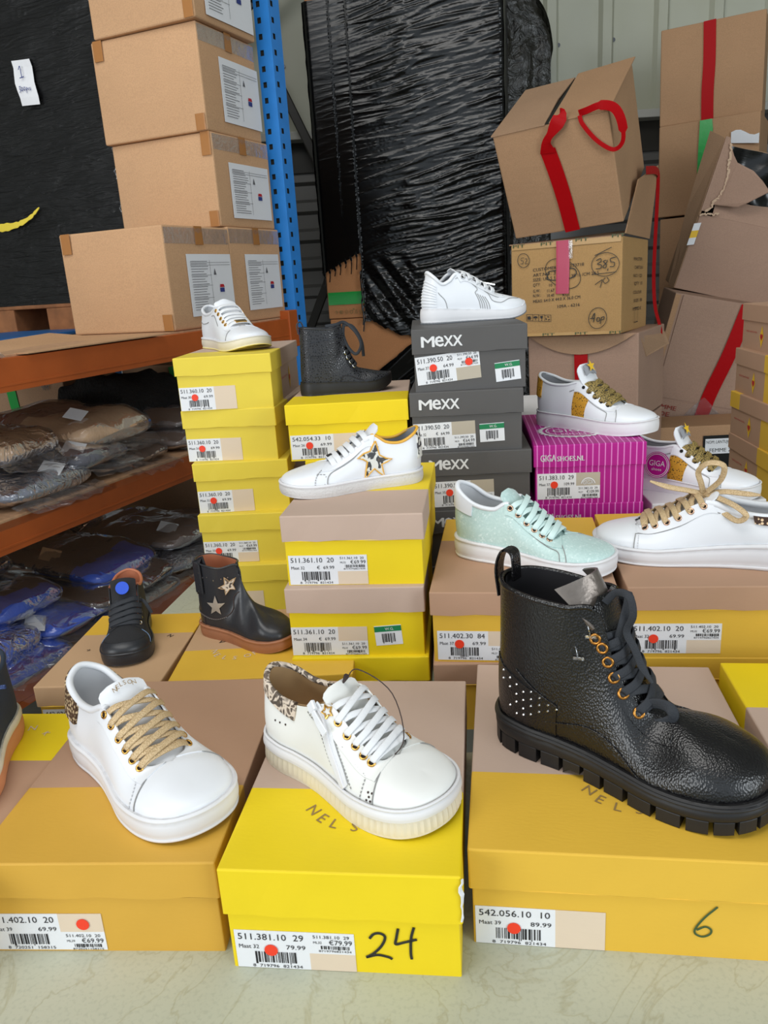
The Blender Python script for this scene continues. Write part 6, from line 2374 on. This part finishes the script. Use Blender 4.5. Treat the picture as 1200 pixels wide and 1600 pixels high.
s.laces(E4 + [5.75], .006, .002, t=.84, arch=.15)
s.patch('ankle_strap', 20 - 5.95, 20 - 9.0, lambda a: .66 - .03 * a, lambda a: .92 - .12 * a, 'black_leopard', .003, 24, 6, th=.003)
s.line('seam', [[(20 - 4.0, .18), (20 - 4.9, .26), (20 - 5.7, .2), (20 - 6.0, .04)], [(20 - 3.6, .4), (20 - 3.5, .66), (20 - 3.7, .85)]], .0014, .001, 'lining_black')
kx = s.loc(.50, -.03, .74)
for nm, pts in (('lace_loop', [s.loc(.3, -.1, .74), s.loc(.42, -.08, .75), kx + (.004, 0, .004), kx + (.022, -.006, -.014), kx + (.03, -.01, -.036), kx + (.02, -.012, -.052), kx + (.008, -.008, -.042), kx + (.0, -.004, -.02), kx + (.002, 0, .0)]),
                ('lace_end', [kx, kx + (.018, .0, -.004), kx + (.032, -.002, -.03), kx + (.034, -.004, -.058)])):
    m = MB()
    q = smooth([np.array(p, float) for p in pts], 6)
    m.ribbon(q, np.array([.2, -1, .3]), .0055, .0022)
    m.build(nm, 'lace_black', s.t, smooth_=True)
m = MB()
h0 = s.loc(.02, 0, .72)
m.ribbon(smooth([h0 + (-.002, 0, -.008), h0 + (-.003, 0, .008), h0 + (.004, 0, .013), h0 + (.009, 0, .002)]), np.array([1.0, 0, .3]), .011, .002)
m.build('pull_loop', 'leather_charcoal', s.t)

# --- navy black high-top facing the viewer
HT = [(.865, 0, .215), (.85, 0, .22), (.80, 0, .232), (.73, 0, .25), (.67, .10, .262), (.565, .115, .36), (.46, .12, .52), (.34, .135, .49), (.19, .135, .485), (.06, .095, .51), (.01, 0, .53)]
s = Shoe('black suede high-top sneaker with dark rubber toe cap and blue tongue patch, facing forward', 'sneaker', -.392, 1.074, .8462, -79, .166, HT, (.12, .115), 1.18, 'high_top_sneaker', 'sneakers and boots on display', vis=-1, pinch=.05,
         mats=dict(upper='suede_black', lining='lining_red', lace='lace_black', eye='eye_silver', tongue='suede_black', insole='lining_red', collar='suede_black', sole='toe_rubber'))
s.upper(nt=18)
s.sole([('outsole', 0, .9, .0, .004, 'toe_rubber', 0), ('foxing_band', .86, 1.0, .008, .002, 'toe_rubber', 0)])
s.inside(6.0, .02)
s.collar(.014, 'lining_red', 6.3)
s.tongue(pts=[(.73, .24), (.65, .30), (.555, .41), (.475, .54), (.44, .60)], hw=(.09, .105, .11, .11), mat='suede_black')
s.patch('toe_cap', 17.3, 22.7, .0, lambda a: .62 - .28 * abs(2 * a - 1), 'toe_rubber', .0022, 30, 10, th=.003)
E6 = [4.1, 4.5, 4.9, 5.3, 5.7]
s.eyestay(3.5, 6.1, .66, 'suede_black', .0014)
s.eyelets(E6, .84, .0035, .001)
s.laces(E6, .0075, .0022, t=.84, arch=.13)
m = MB()
cB = s.loc(.492, 0, .53)
m.disc(cB + np.array([.004, 0, .0]), (.86, 0, .5), .0095, .003, 0, 24)
m.build('tongue_patch', 'blue_patch', s.t, label='round blue tongue patch')
m = MB()
q = smooth([s.ep(5.7, 1, .84)[0], s.ep(5.7, 1, .84)[0] + np.array([.006, .008, -.004]), s.ep(5.7, 1, .84)[0] + np.array([.012, .016, -.02])], 6)
m.ribbon(q, np.array([1, 0, 0]), .005, .002)
m.build('lace_end', 'lace_black', s.t)
s.line('seam', [[(17.0, .04), (16.6, .35), (16.5, .6)], [(3.0, .04), (3.4, .35), (3.5, .6)]], .0013, .0009, 'thread_blue')

# --- navy shoe cut by the left frame edge
s = Shoe('navy nubuck shoe with blue laces and tan sole, cut off at the left edge', 'sneaker', -.470, .752, .8502, -84, .20, HT, (.16, .14), 1.15, 'high_top_sneaker', 'sneakers and boots on display', vis=1, pinch=.05,
         mats=dict(upper='suede_navy', lining='lining_tan', lace='lace_navy', eye='eye_silver', tongue='suede_navy', insole='lining_tan', collar='suede_navy'))
s.upper(nt=18)
s.sole([('outsole', 0, .68, .0, .004, 'rubber_tan', 0), ('foxing_band', .66, 1.0, .004, .002, 'rubber_cream', 0)])
s.inside(6.0, .02)
s.collar(.014, 'suede_navy', 6.3)
s.tongue(pts=[(.73, .24), (.65, .30), (.555, .41), (.475, .54), (.44, .60)], hw=(.09, .105, .11, .11), mat='suede_navy')
s.eyestay(3.5, 6.1, .66, 'suede_navy', .0014)
E6 = [4.1, 4.6, 5.1, 5.6]
s.laces(E6, .0085, .0024, t=.84, arch=.14)
s.laces(E6, .0085, .0024, 'bars', t=.84, arch=.14)
stitches(s, [[(2.6, .05), (2.8, .4), (3.3, .62)], [(2.7, .05), (2.9, .38), (3.4, .6)], [(3.6, .62), (4.6, .62), (6.0, .62)]], 'thread_blue', .0012)
for u, t in ((5.2, .45), (4.2, .4)):
    e0, en = s.ep(u, 1, t)
    m = MB()
    m.disc(e0, en, .0035, .0018, 0, 12)
    m.build('rivet', 'red_rivet', s.t)
kx = s.loc(.52, .09, .50)
for nm, pts in (('lace_end', [kx, kx + (.0, .02, .002), kx + (.004, .036, .004)]), ('lace_end', [kx, kx + (-.01, .014, .018), kx + (-.012, .016, .04)]), ('lace_end', [s.loc(.68, .13, .36), s.loc(.72, .19, .30), s.loc(.80, .26, .22)])):
    m = MB()
    q = smooth([np.array(p, float) for p in pts], 6)
    m.ribbon(q, np.array([1, 0, .2]), .0045, .0025)
    m.build(nm, 'lace_navy', s.t)
